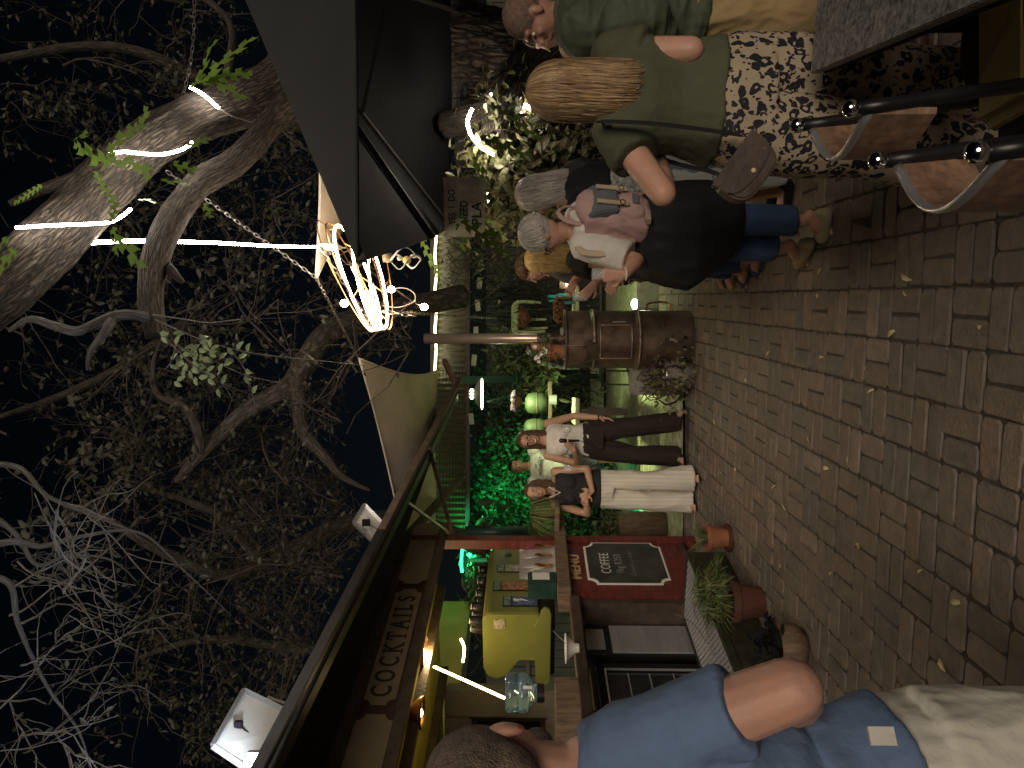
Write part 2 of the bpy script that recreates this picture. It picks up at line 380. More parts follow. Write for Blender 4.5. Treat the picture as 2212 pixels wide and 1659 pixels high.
def stripes(n, base, line, sc, ax=0, th=.12, wob=0):
    m = mat(n, base, .85, bump=.12, bsc=160); nt = m.node_tree; N = nt.nodes; Lk = nt.links.new
    tc = N.new('ShaderNodeTexCoord'); sx = N.new('ShaderNodeSeparateXYZ'); Lk(tc.outputs['Object'], sx.inputs[0])
    mu = N.new('ShaderNodeMath'); mu.operation = 'MULTIPLY'; mu.inputs[1].default_value = sc; Lk(sx.outputs[ax], mu.inputs[0]); src = mu.outputs[0]
    if wob:
        nn = N.new('ShaderNodeTexNoise'); nn.inputs['Scale'].default_value = 5; Lk(tc.outputs['Object'], nn.inputs[0])
        ma = N.new('ShaderNodeMath'); ma.operation = 'MULTIPLY_ADD'; ma.inputs[1].default_value = wob; Lk(nn.outputs[0], ma.inputs[0]); Lk(src, ma.inputs[2]); src = ma.outputs[0]
    fr = N.new('ShaderNodeMath'); fr.operation = 'FRACT'; Lk(src, fr.inputs[0])
    lt = N.new('ShaderNodeMath'); lt.operation = 'LESS_THAN'; lt.inputs[1].default_value = th; Lk(fr.outputs[0], lt.inputs[0])
    mx = N.new('ShaderNodeMix'); mx.data_type = 'RGBA'; mx.inputs[6].default_value = (*base, 1); mx.inputs[7].default_value = (*line, 1)
    Lk(lt.outputs[0], mx.inputs[0]); Lk(mx.outputs[2], N['Principled BSDF'].inputs['Base Color']); return m
C_stripe = stripes('striped_linen', (.62, .58, .50), (.40, .37, .33), 26, 0, .10)
C_tie = stripes('tie_dye_cotton', (.50, .53, .50), (.13, .19, .24), 7, 0, .33, 2.2)
C_rib = stripes('ribbed_knit', (.30, .30, .28), (.06, .06, .06), 70, 2, .5)
def leopard():
    m = mat('leopard_print_cotton', (.5, .4, .28), .75, bump=.12, bsc=160); nt = m.node_tree; N = nt.nodes; Lk = nt.links.new; b = N['Principled BSDF']
    tc = N.new('ShaderNodeTexCoord'); nn = N.new('ShaderNodeTexNoise'); nn.inputs['Scale'].default_value = 22; nn.inputs['Detail'].default_value = 2; Lk(tc.outputs['Object'], nn.inputs[0])
    ad = N.new('ShaderNodeMix'); ad.data_type = 'RGBA'; ad.blend_type = 'LINEAR_LIGHT'; ad.inputs[0].default_value = .028; Lk(tc.outputs['Object'], ad.inputs[6]); Lk(nn.outputs['Color'], ad.inputs[7])
    def mth(op, a, bb=None, c=None):
        q = N.new('ShaderNodeMath'); q.operation = op
        for i, x in enumerate((a, bb, c)):
            if x is None: continue
            if isinstance(x, (int, float)): q.inputs[i].default_value = x
            else: Lk(x, q.inputs[i])
        return q.outputs[0]
    v1 = N.new('ShaderNodeTexVoronoi'); v1.inputs['Scale'].default_value = 23; v1.inputs['Randomness'].default_value = .8; Lk(ad.outputs[2], v1.inputs[0])
    sc = N.new('ShaderNodeSeparateColor'); Lk(v1.outputs['Color'], sc.inputs[0])
    n2 = N.new('ShaderNodeTexNoise'); n2.inputs['Scale'].default_value = 36; n2.inputs['Detail'].default_value = 1; Lk(tc.outputs['Object'], n2.inputs[0])
    d = v1.outputs['Distance']
    big = mth('GREATER_THAN', sc.outputs[0], .45)
    ring = mth('MULTIPLY', mth('GREATER_THAN', d, .20), mth('LESS_THAN', d, .48))
    ring = mth('MULTIPLY', ring, mth('GREATER_THAN', n2.outputs['Fac'], .35))
    ring = mth('MULTIPLY', ring, big)
    spot = mth('MULTIPLY', mth('LESS_THAN', d, .43), mth('SUBTRACT', 1, big))
    v2 = N.new('ShaderNodeTexVoronoi'); v2.inputs['Scale'].default_value = 42; Lk(ad.outputs[2], v2.inputs[0])
    sm = mth('MULTIPLY', mth('LESS_THAN', v2.outputs['Distance'], .30), mth('GREATER_THAN', d, .46))
    f = mth('MAXIMUM', mth('MAXIMUM', ring, spot), sm)
    mx = N.new('ShaderNodeMix'); mx.data_type = 'RGBA'; mx.inputs[6].default_value = (.38, .31, .22, 1); mx.inputs[7].default_value = (.012, .012, .02, 1)
    Lk(f, mx.inputs[0]); Lk(mx.outputs[2], b.inputs['Base Color']); return m
C_leo = leopard()
M_eyew = mat('eye_white', (.7, .68, .64), .3); M_iris = mat('iris_dark', (.04, .025, .015), .2); M_lips = mat('lips', (.40, .12, .10), .45); M_teeth = mat('teeth', (.75, .7, .62), .4)
M_tile = [mat('poster_' + n, c, .5, nz=.5, nsc=30, col2=c2) for n, c, c2 in (('blue', (.02, .03, .16), (.2, .25, .45)), ('orange', (.25, .07, .03), (.6, .3, .16)), ('cream', (.3, .28, .2), (.6, .56, .45)), ('mint', (.1, .22, .15), (.3, .45, .33)))]
M_foil = mat('silver_pouch_foil', (.72, .70, .68), .32, metal=.55, nz=.1, bump=.3, bsc=25)
M_can = mat('teal_tin', (.02, .055, .05), .4, nz=.3); M_tank = mat('tank_enamel', (.22, .30, .14), .45, nz=.15)
M_bluegl = mat('turquoise_glass', (.05, .5, .55), .1, trans=.5); M_drink = mat('pale_drink', (.75, .72, .4), .1, trans=.4)
# ================================================================ SETTING
def paving():
    a = R(6.8); ca, sa = cos(a), sin(a); mod = .226; mb = MB(); rnd = random.Random(3)
    def T(u, v, z): return (u * ca + v * sa + .1, -u * sa + v * ca + .5, z)
    for i in range(-26, 24):
        for j in range(-2, 44):
            c = T((i + .5) * mod, (j + .5) * mod, 0)
            lim = 8.9 if c[0] > .75 else (7.35 + .1 * sin(c[0] * 3))
            if c[1] > lim or c[1] < .4 or abs(c[0]) > .62 * c[1] + 1.0: continue
            horiz = (i + j) % 2
            sh = (i * 7 + j * 13) % 11 == 0
            for k in (0, 1):
                L, Wd = .222, .1085
                cu, cv = (i + .5) * mod, (j + .5) * mod
                o = (k - .5) * .113
                if horiz: cv += o; hu, hv = L / 2, Wd / 2
                else: cu += o; hu, hv = Wd / 2, L / 2
                hu -= .0006 + rnd.random() * .003; hv -= .0006 + rnd.random() * .003
                cu += rnd.uniform(-.003, .003); cv += rnd.uniform(-.003, .003); rot = rnd.gauss(0, .018)
                z0 = -.003 + rnd.gauss(0, .0018); tx = rnd.gauss(0, .012); ty = rnd.gauss(0, .012)
                if sh: tx *= 1.8; z0 -= .004
                ch = rnd.uniform(.008, .02); rings = []
                for (e, dz) in ((0, -.03), (0, -.006), (.005, 0)):
                    r = []
                    for (sx, sy) in ((-1, -1), (1, -1), (1, 1), (-1, 1)):
                        x, y = sx * (hu - e), sy * (hv - e)
                        pts = ((x - sx * ch, y), (x, y - sy * ch)) if sx * sy < 0 else ((x, y - sy * ch), (x - sx * ch, y))
                        for (px, py) in pts:
                            qx = px * cos(rot) - py * sin(rot); qy = px * sin(rot) + py * cos(rot)
                            r.append(T(cu + qx, cv + qy, z0 + dz + tx * px + ty * py))
                    r = r[::-1] if False else r
                    rings.append(r)
                u = rnd.random(); b = len(mb.f)
                mb.loft(rings, True); del mb.f[b + 16]
                f = mb.f
                for q in range(b, len(f)): mb.uv[q] = [(u, 0)] * len(f[q])
    o = mb.build('paving', M_brick, org=(0, 4, 0)); tag(o, kind='structure')
    o.data.validate()
    g = MB().add([(-14, -3, -.012), (14, -3, -.012), (14, 7.4, -.012), (-14, 7.4, -.012), (.72, 7.4, -.012), (14, 9.0, -.012), (.72, 9.0, -.012)], [(0, 1, 2, 4, 3), (4, 2, 5, 6)]); tag(g.build('paving_bed', M_dirt), kind='structure')
    g = MB().add([(-60, -30, -.05), (60, -30, -.05), (60, 90, -.05), (-60, 90, -.05)], [(0, 1, 2, 3)]); tag(g.build('ground', M_dirt), kind='structure')
    def lw(u, v):
        x = -9 + 18 * u; y = 7.38 + 9.5 * v
        return V((x, y, (-.06 if x > .66 and y < 9.0 else .012) + .02 * noise.noise(V((x * 1.3, y * 1.3, 0))) + .03 * v + .012 * noise.noise(V((x * 6, y * 6, 3)))))
    tag(MB().grid(lw, 110, 70).build('gravel_lawn', M_lawn, smooth=True), kind='structure')
paving()
# low kerb behind the stove
k0 = G(1424, 665); k1 = G(1424, 560)
o = MB().box(((k0.x + 3.2) / 2 + .2, 8.95, .1), (3.2 - k0.x + .4, .22, .26)).build('kerb', M_conc, bevel=.01); tag(o, kind='structure')

# ---------------------------------------------------------------- text helper
def text(s, size, M, mat_, parent, name, extrude=.002, sx=1, sp=1, weight=0, al='CENTER'):
    c = bpy.data.curves.new('t', 'FONT'); c.body = s; c.size = size; c.extrude = extrude; c.align_x = al; c.align_y = 'CENTER'; c.space_character = sp; c.offset = weight; c.resolution_u = 4
    o = bpy.data.objects.new('t', c); COL.objects.link(o); dg = bpy.context.evaluated_depsgraph_get()
    me = bpy.data.meshes.new_from_object(o.evaluated_get(dg)); bpy.data.objects.remove(o); bpy.data.curves.remove(c)
    me.transform(M @ Matrix.Diagonal((sx, 1, 1, 1))); me.materials.clear()
    return link(me, name, mat_, parent, smooth=False)
def axes(o, x, y, z):
    m = Matrix.Identity(4)
    for i, c in enumerate((x, y, z, o)):
        for k in range(3): m[k][i] = c[k]
    return m

# ================================================================ BAR KIOSK  (t runs along the front towards the viewer, s inward, z up)
BU = V((-.30, -.954, 0)).normalized(); BN = V((.954, -.30, 0)).normalized(); B0 = V((-1.5, 6.9, 0))
def B(t, s, z): return B0 + BU * t - BN * s + V((0, 0, z))
BM = Matrix(((-BN.x, BU.x, 0), (-BN.y, BU.y, 0), (0, 0, 1)))   # local (inward, along, up)
def bbox(mb, t0, t1, s0, s1, z0, z1):
    return mb.box(B((t0 + t1) / 2, (s0 + s1) / 2, (z0 + z1) / 2), (abs(s1 - s0), abs(t1 - t0), z1 - z0), BM)
bar = thing('bar_kiosk', 'timber drinks kiosk with a lettered fascia and a propped up awning', 'bar', B(1.5, 0, 0))
bbox(MB(), -.055, .045, -.02, .08, .0, 2.86).build('corner_post', M_red, bar, bevel=.004)
bbox(MB(), -.48, .95, -.10, .14, 1.24, 1.345).build('counter', M_wood, bar, bevel=.006)
bbox(MB(), .95, 4.2, -.03, .12, 1.17, 1.25).build('counter_edge', M_woodd, bar, bevel=.006)
bbox(MB(), -.48, .02, -.36, -.101, 1.30, 1.344).build('end_shelf', M_wood, bar, bevel=.005)
# menu panel
pn = bbox(MB(), .0, .92, .0, .035, .13, 1.24).build('menu_panel', M_red, bar, bevel=.003)
bbox(MB(), .0, .92, -.012, -.001, .13, .17).build('base_strip', M_woodd, bar)
c = .045; t0, t1, z0, z1 = .06, .76, .36, 1.08
def notch_board(t0, t1, z0, z1, c, s):
    # corners run clockwise with concave bites
    P = []
    for cx, cz, st in ((t0, z0, 0), (t0, z1, -90), (t1, z1, 180), (t1, z0, 90)):
        for k in range(7):
            a = R(st + 90 * k / 6); P.append(B(cx + c * cos(a), s, cz + c * sin(a)))
    return P
MB().prism(notch_board(t0, t1, z0, z1, .075, -.004), BN * .006).build('chalk_border', M_white, bar)
MB().prism(notch_board(t0 + .02, t1 - .02, z0 + .02, z1 - .02, .075, -.012), BN * .003).build('chalkboard', M_chalk, bar)
def BT(t, s, z): return axes(B(t, s, z), -BU, V((0, 0, 1)), BN)
text('MENU', .125, BT(.47, -.003, 1.17), M_gold, bar, 'menu_lettering', .004, 1.15, 1.05, .002)
text('COFFEE', .125, BT(.43, -.018, .90), M_white, bar, 'chalk_writing', .0005, .8, 1.0, -.0015)
text('1kg R350', .10, BT(.44, -.018, .78), M_steel, bar, 'chalk_writing', .0005, .85, 1.0, -.001)
text('Ground to order', .068, BT(.42, -.018, .665), M_chalk2 if 'M_chalk2' in globals() else M_steel, bar, 'chalk_writing', .0005, .9, 1.0, -.0022)
# fascia
bbox(MB(), -.05, 4.6, -.01, .03, 2.42, 2.80).build('fascia_board', M_cream, bar)
f = MB(); bbox(f, -.05, 4.6, -.05, -.012, 2.385, 2.46); bbox(f, .06, 4.6, -.03, -.012, 2.462, 2.475)
f.build('fascia_rail', M_woodx, bar, bevel=.003)
f = MB()
bbox(f, -.05, 4.6, -.055, -.012, 2.725, 2.80); f.build('fascia_top_rail', M_woodd, bar, bevel=.003)
# maroon ground with the notched lettering board let into it
def fshape(ta, tb, s, col, name, zb=2.49, zt=2.705, c=.05):
    MB().prism(notch_board(ta, tb, zb, zt, c, s), BN * .004).build(name, col, bar)
bbox(MB(), .62, 4.6, -.0135, -.0105, 2.476, 2.724).build('fascia_ground', M_redd, bar)
MB().prism(notch_board(-.3, .78, 2.478, 2.722, .055, -.016), BN * .003).build('fascia_inset', M_cream, bar)
MB().prism(notch_board(.86, 2.22, 2.492, 2.71, .055, -.016), BN * .003).build('fascia_inset', M_cream, bar)
MB().prism(notch_board(2.30, 4.4, 2.478, 2.722, .055, -.016), BN * .003).build('fascia_inset', M_cream, bar)
word = 'COCKTAILS'; wd = [.72, .78, .72, .74, .66, .74, .40, .62, .62]; tot = sum(wd); tt = 2.16; step = 1.22 / tot
serif = {'K': [(-.24, -1), (.26, -1), (-.24, 1), (.26, 1)], 'T': [(0, -1)], 'A': [(-.28, -1), (.28, -1)], 'I': [(0, -1), (0, 1)], 'L': [(-.18, -1), (-.18, 1)]}
for ch, wv in zip(word, wd):
    cxx = tt - wv * step / 2; text(ch, .205, BT(cxx, -.0195, 2.60), M_signtx, bar, 'sign_letter', .002, .78, 1, .0028)
    for (dx, yy) in serif.get(ch, []):
        MB().box(B(cxx - dx * .205 * .78, -.0215, 2.60 + yy * .067), (.004, .052, .011), BM).build('serif', M_signtx, bar)
    if ch == 'T':
        for dx in (-.27, .27): MB().box(B(cxx - dx * .205 * .78, -.0215, 2.647), (.004, .01, .04), BM).build('serif', M_signtx, bar)
    if ch == 'L': MB().box(B(cxx - .2 * .205 * .78, -.0215, 2.55), (.004, .01, .035), BM).build('serif', M_signtx, bar)
    tt -= wv * step
# awning flap
E0 = A(600, 1579, 3.3); E1 = A(670, 1445, 3.75); E2 = A(922, 958, 6.6); E3 = A(993, 820, 8.6)
dirE = (E3 - E1).normalized(); E0 = E1 - dirE * 1.2
aw = thing('awning_flap', 'long propped timber awning flap over the kiosk front', 'awning', (E1 + E3) / 2)
f = MB(); f.bar(E0 + (E3 - E0) * .42, E3, .04, .06); f.build('edge_timber', M_woodx, aw, bevel=.004)
MB().bar(E0, E0 + (E3 - E0) * .42, .04, .062).build('edge_timber', M_black, aw, bevel=.004)
inn = -BN * .09 + V((0, 0, .03))
MB().bar(E0 + inn + V((0, 0, .02)), E3 + inn + V((0, 0, .02)), .012, .045).build('inner_strip', M_olive, aw)
MB().bar(E0 + inn * 2.4 - V((0, 0, .0)), E3 + inn * 2.4 - V((0, 0, .0)), .09, .10).build('edge_beam', M_black, aw, bevel=.005)
h0 = B(4.6, -.05, 2.87); h1 = B(-1.9, -.05, 2.87)
Q = [E0 + inn * 3, E3 + inn * 3, h1, h0]
MB().prism(Q, (0, 0, .03)).build('roof_board', M_blackm, aw)
MB().bar(B(4.6, -.09, 2.845), B(-.05, -.09, 2.845), .07, .09).build('hinge_beam', M_black, bar, bevel=.004)
MB().bar(B(4.6, -.17, 2.83), B(-.05, -.17, 2.83), .03, .05).build('trim_strip', M_olive, bar)
# stays
MB().bar(B(-.02, -.06, 2.33), E2 + (E3 - E2) * .18 + inn * 2, .035, .035).build('stay', M_woodd, aw)
MB().bar(B(-.02, -.06, 2.36), B(.42, -.62, 2.68), .025, .025).build('stay', M_alu, aw)
MB().bar(B(-.03, .02, 2.80), A(998, 1030, 9.2), .05, .09).build('end_rafter', M_woodx, bar, bevel=.004)
# roof sheets seen over the awning
f = MB()
for i in range(9):
    t = 2.1 + i * .33; f.box(B(t, -.06 + .02 * (i % 2), 2.97 + .02 * i), (.5, .34, .025), BM)
f.build('roof_sheet', M_coir, bar)
# interior
bbox(MB(), -.05, 4.6, .04, 2.6, 2.50, 2.53).build('ceiling', M_yel, bar)
f = MB(); 
for s in (.55, 1.5): bbox(f, -.05, 4.6, s, s + .06, 2.42, 2.499)
f.build('ceiling_joist', M_woodx, bar)
bbox(MB(), -2.8, 4.6, 2.6, 2.66, 2.42, 2.88).build('back_beam', M_olive, bar)
bbox(MB(), -2.8, 4.6, 2.56, 2.598, 2.36, 2.42).build('back_rail', M_woodd, bar)
bbox(MB(), -.9, 4.6, 2.67, 2.72, 0, 2.42).build('back_wall', M_blackm, bar)
bbox(MB(), 4.6, 4.7, 0, 2.7, 0, 2.8).build('side_wall', M_blackm, bar)
bbox(MB(), .93, 4.6, .28, 1.1, .0, .14).build('kiosk_floor', M_blackm, bar)
bbox(MB(), .93, .99, .02, .5, .14, 1.24).build('divider', M_woodd, bar)
bbox(MB(), .95, 4.5, 1.1, 1.16, .14, 1.15).build('inner_panel', M_blackm, bar)
bbox(MB(), 1.95, 4.5, .25, .75, 1.1, 1.15).build('inner_counter', M_woodd, bar)
# plaster gable with a window, behind the kiosk end
pw = thing('plaster_wall', 'rough grey plaster wall with a dark framed window behind the kiosk', 'wall', (-3.7, 7.3, 0))
def fr(mb, t0, t1, z0, z1, w, s0, s1):
    bbox(mb, t0, t0 + w, s0, s1, z0, z1); bbox(mb, t1 - w, t1, s0, s1, z0, z1); bbox(mb, t0 + w, t1 - w, s0, s1, z1 - w, z1); bbox(mb, t0 + w, t1 - w, s0, s1, z0, z0 + w); return mb
def frb(mb, x0, x1, z0, z1, w, y0, y1):
    c = (y0 + y1) / 2; d = y1 - y0
    mb.box(((x0 + w / 2), c, (z0 + z1) / 2), (w, d, z1 - z0)); mb.box(((x1 - w / 2), c, (z0 + z1) / 2), (w, d, z1 - z0))
    mb.box(((x0 + x1) / 2, c, z1 - w / 2), (x1 - x0 - 2 * w, d, w)); mb.box(((x0 + x1) / 2, c, z0 + w / 2), (x1 - x0 - 2 * w, d, w)); return mb
frb(MB(), -4.5, -3.09, 1.15, 2.44, .27, 7.2, 7.42).build('wall', M_plast, pw, bevel=.02)
frb(MB(), -4.24, -3.35, 1.41, 2.18, .06, 7.25, 7.33).build('window_frame', M_woodd, pw)
MB().box((-3.8, 7.31, 1.8), (.80, .01, .70)).build('pane', M_dglass, pw)
# steel and glass fridges under the counter
fg = thing('steel_fridge', 'brushed steel cabinet fridge under the counter next to the menu panel', 'fridge', B(1.15, .3, .14))
bbox(MB(), 1.0, 1.40, .22, .6, .15, 1.20).build('cabinet', M_black, fg, bevel=.01)
bbox(MB(), 1.03, 1.37, .205, .219, .25, .93).build('door', M_steel, fg, bevel=.004)
bbox(MB(), 1.08, 1.33, .205, .219, .98, 1.13).build('control_panel', M_steel, fg, bevel=.004)
gf = thing('display_fridge', 'black glass door display fridge with silver frame in the kiosk', 'fridge', B(1.85, .3, .14))
bbox(MB(), 1.47, 2.35, .24, .7, .15, 1.12).build('cabinet', M_black, gf, bevel=.01)
fr(MB(), 1.50, 2.30, .24, 1.08, .07, .205, .238).build('door_frame', M_blackm, gf, bevel=.003)
fr(MB(), 1.565, 2.235, .30, 1.02, .012, .197, .21).build('door_trim', M_alu, gf)
bbox(MB(), 1.58, 2.22, .222, .232, .32, 1.0).build('glass', M_dglass, gf)
f = MB()
for z in (.5, .68, .84): bbox(f, 1.6, 2.2, .212, .218, z, z + .008)
f.build('shelf', M_steel, gf)
# machine (lime espresso machine)
em = thing('espresso_machine', 'lime green espresso machine with small posters on its back', 'espresso machine', B(.2, .6, 1.36))
def prof(s): return s
def mach(t0, t1, bev):
    # side profile in (s,z)
    P = [(.30, 1.50), (.30, 1.93), (.33, 1.98), (.38, 2.0), (.88, 2.0), (.97, 1.965), (1.0, 1.88), (.96, 1.80), (.86, 1.72), (.80, 1.68), (.80, 1.50)]
    return [B(t0, s, z) for s, z in P]
MB().prism(mach(-.37, 0, 0), BU * 1.11).build('body', M_lime, em, bevel=.012)
MB().prism([B(.742, s, z) for s, z in ((.24, 1.41), (.22, 1.45), (.25, 1.48), (.34, 1.505), (.42, 1.545), (1.0, 1.53), (1.06, 1.47), (1.0, 1.40), (.3, 1.395))], BU * .03).build('drip_side', M_lime, em, bevel=.006)
bbox(MB(), -.36, .74, .32, .95, 1.36, 1.495).build('base', M_black, em, bevel=.01)
for i, (tc, wz, w2, zc) in enumerate(((.03, .30, .11, 1.74), (.33, .33, .13, 1.75), (.57, .30, .13, 1.665))):
    pr = bbox(MB(), tc - w2 / 2 - .01, tc + w2 / 2 + .01, .292, .2985, zc - wz / 2 - .01, zc + wz / 2 + .01).build('poster', M_black, em)
    bbox(MB(), tc - w2 / 2, tc + w2 / 2, .287, .2915, zc - wz / 2, zc + wz / 2 - .07).build('picture', M_tile[(2, 1, 0)[i]], pr)
    bbox(MB(), tc - w2 / 2, tc + w2 / 2, .287, .2915, zc + wz / 2 - .06, zc + wz / 2).build('heading', M_tile[3], pr)
MB().tube([B(.56, .285, 1.73), B(.575, .285, 1.70), B(.56, .285, 1.655), B(.575, .285, 1.60)], [.016, .02, .014, .004], 6, flat=.3).build('figure', M_white, em)
MB().ell(V((0, 0, 0)), (.002, .04, .04), Matrix.Translation(B(-.22, .297, 1.80)) @ BM.to_4x4()).build('round_badge', M_black, em)
bbox(MB(), .7415, .744, .36, .46, 1.80, 1.90).build('sticker', M_tile[2], em)
f = MB()
for s, z in ((.9, 1.62), (.84, 1.56)): f.tube(smooth_path([B(.4, s - .06, z), B(.45, s + .08, z), B(.5, s + .1, z - .06)], 4), .008, 6)
f.tube([B(.55, .86, 1.98), B(.62, .98, 1.98), B(.62, 1.06, 1.99)], .006, 6); f.build('steam_wand', M_chrome, em)
for i in range(9):
    t = -.20 + i * .105; s = .45 + .16 * (i % 2)
    cp = thing('cup', 'dark glazed cup upside down on the espresso machine, nearest the corner post', 'cup', B(t, s, 2.0), 'dark cups drying on the espresso machine') if i == 0 else None
    if i == 0:
        MB().lathe(B(t, s, 2.001), [(.0, 0), (.042, 0), (.046, .03), (.043, .075), (.036, .085), (0, .085)], 16).build('bowl', M_black, cp, smooth=True)
        MB().lathe(B(t, s, 2.087), [(.026, 0), (.026, .006), (.022, .006), (.022, 0)], 14).build('foot_ring', M_white, cp); cup0 = cp
    else:
        r = cup0.copy(); COL.objects.link(r); r['label'] = 'dark glazed cup upside down on the espresso machine, ' + ('', 'second', 'third', 'fourth', 'fifth', 'sixth', 'seventh', 'eighth', 'ninth')[i] + ' from the corner post'; r.location = B(t, s, 2.0); r.scale = (1, 1, 1 + .35 * (i > 4))
        for ch in list(cup0.children):
            q = ch.copy(); COL.objects.link(q); q.parent = r
# pouches on counter
ptex = ['nearest the post', 'in the middle of the three', 'nearest the teal tin']
for i in range(3):
    t = .11 + i * .17
    p = thing('coffee_pouch', 'silver coffee pouch with a copper picture label, ' + ptex[i], 'coffee bag', B(t, .06, 1.345), 'silver coffee pouches on the counter')
    def pf(u, v, t=t, i=i):
        w = .098 * (1 - .12 * v); th = .042 * (1 - v) ** .7 + .003; a = u * 2 * pi
        lean = .10 * v * v
        q = noise.noise(V((u * 9, v * 6, i * 7))) * .007
        return B(t + (w + q) * cos(a) - lean * .6 + .02 * v, .06 + (th + q) * sin(a) + .05 * v, 1.347 + .33 * v)
    MB().grid(pf, 28, 16).build('pouch', M_foil, p, smooth=True)
    lb = MB().box(B(t - .01, .005, 1.44), (.004, .05, .13), BM).build('label', M_tile[1], p)
    MB().ell(V((0, 0, 0)), (.004, .028, .04), Matrix.Translation(B(t - .012, .001, 1.50)) @ BM.to_4x4()).build('picture', M_copper, p)
tn = thing('tea_tin', 'dark teal tin with a white paper label beside the pouches', 'tin', B(.66, .05, 1.345))
bbox(MB(), .55, .74, .0, .16, 1.347, 1.60).build('tin', M_can, tn, bevel=.008)
bbox(MB(), .57, .68, -.004, -.001, 1.41, 1.56).build('label', M_white, tn)
# lamps in the kiosk
def dome(name, label, P, r, h, shade, glow, group, glowr=.3, strip=False):
    th = thing(name, label, 'lamp', P, group)
    MB().lathe(P, [(.02, h + .03), (.03, h), (r * .45, h * .82), (r * .8, h * .45), (r, 0), (r - .006, 0), (r * .78, h * .40), (r * .4, h * .74), (.0, h * .9)], 32).build('shade', shade, th, smooth=True)
    if glowr > .5: MB().lathe(P + V((0, 0, h * .08)), [(0, .0), (r * glowr, 0), (r * glowr, .012), (0, .012)], 28).build('diffuser', glow, th)
    else: MB().ell(P + V((0, 0, h * .35)), (r * glowr, r * glowr, r * glowr)).build('bulb', glow, th, smooth=True)
    return th
lp = A(920, 1410, 6.1); dome('copper_lamp', 'copper dome lamp next to the glowing strip under the kiosk ceiling', lp, .14, .13, M_copper, M_warm, 'copper dome lamps of the kiosk')
lp2 = A(914, 1540, 5.5); dome('copper_lamp', 'copper dome lamp deeper in the kiosk, nearest the viewer', lp2, .125, .11, M_copper, M_warm, 'copper dome lamps of the kiosk')
p0 = A(937, 1440, 6.0); p1 = A(1012, 1473, 5.86); p2 = A(1090, 1508, 5.7)
ls = MB().tube(smooth_path([p0, p1, p2], 6), .0105, 8).build('led_strip', M_ledy, smooth=True); tag(ls, 'warm glowing light strip slanting down from the kiosk lamp', 'light strip')
ls = MB().tube(smooth_path([A(995, 1380, 6.5), A(1003, 1400, 6.5), A(1000, 1430, 6.5)], 5), .012, 6).build('light_tube', M_ledy, smooth=True); tag(ls, 'small curved warm light tube behind the espresso machine', 'light strip')
bl = bpy.data.lights.new('kiosk_lamp', 'POINT'); bo = bpy.data.objects.new('kiosk_lamp_light', bl); COL.objects.link(bo); bl.energy = 12; bl.color = (1, .74, .36); bl.shadow_soft_size = .03; bo.location = lp + V((0, 0, -.02))
# water bottle
wb = A(1160, 1497, 4.9); wt = thing('water_bottle', 'blue plastic water dispenser bottle on the kiosk counter', 'water bottle', wb)
MB().lathe(wb, [(0, .0), (.055, .0), (.06, .03), (.11, .05), (.13, .075), (.13, .12), (.122, .125), (.13, .13), (.13, .20), (.115, .215), (.0, .215)], 28).build('bottle', M_blueg, wt, smooth=True)
MB().lathe(wb, [(0, -.05), (.06, -.05), (.062, -.0), (0, .0)], 16).build('base', M_black, wt)
hb = MB().tube([A(1130, 1485, 4.75), A(1150, 1485, 4.75)], .012, 8).build('handle', M_white, wt)
fn = A(1232, 1400, 5.0); ft = thing('paper_hopper', 'white paper funnel on the counter by the display fridge', 'funnel', fn - V((0, 0, .02)))
MB().lathe(fn, [(.03, -.06), (.035, -.03), (.10, .035), (.104, .036), (.102, .03)], 24).build('cone', M_white, ft, smooth=True)
MB().tube([fn + V((.03, 0, .03)), fn + V((.12, 0, .12))], .003, 5).build('straw', M_steel, ft)
b2 = thing('cardboard_box', 'flat cardboard box lying on the near end of the kiosk counter', 'box', A(1225, 1570, 4.2))
MB().box(A(1225, 1570, 4.2), (.5, .25, .14), BM).build('box', M_cream if False else M_wood, b2, bevel=.004)
# mesh step and green skirt
st = thing('mesh_step', 'expanded metal mesh step in a green frame at the foot of the kiosk', 'step', B(1.6, -.25, 0))
f = MB(); ta, tb, sa_, sb_, zz = .98, 3.2, -.42, .14, .30
n = 46
for i in range(-14, n):
    for sgn in (1, -1):
        a0, a1 = ta + (tb - ta) * i / n, ta + (tb - ta) * (i + 9) / n
        if sgn < 0: a0, a1 = a1, a0
        s0_, s1_ = sa_, sb_
        if a1 > tb: k = (tb - a0) / (a1 - a0); a1, s1_ = tb, s0_ + (s1_ - s0_) * k
        if a0 < ta: k = (ta - a0) / (a1 - a0); s0_, a0 = s0_ + (s1_ - s0_) * k, ta
        if a0 > tb: k = (a0 - tb) / (a0 - a1); s0_, a0 = s0_ + (s1_ - s0_) * k, tb
        if a1 < ta: k = (a0 - ta) / (a0 - a1); a1, s1_ = ta, s0_ + (s1_ - s0_) * k
        if abs(a1 - a0) < .002: continue
        f.bar(B(a0, s0_, zz), B(a1, s1_, zz), .008, .006)
f.build('mesh_tread', M_olive if False else M_alu, st)
f = fr(MB(), ta, tb, 0, .1, .03, 0, .01); f = MB()
bbox(f, ta - .03, tb, sa_ - .03, sa_, .26, .31); bbox(f, ta - .03, ta, sa_, sb_, .26, .31); bbox(f, ta, tb, sb_, sb_ + .03, .26, .31)
f.build('frame', M_skirt, st)
bbox(MB(), ta - .03, tb, sa_ - .02, sa_ - .005, .0, .26).build('skirt', M_skirt, st)
gl = MB(); gl.tube(smooth_path([A(1455, 1325, 5.5), A(1500, 1350, 5.2), A(1545, 1420, 4.9)], 8), .004, 5); tag(gl.build('cable', M_chain, smooth=True), 'thin pale cable lying under the mesh step', 'cable')
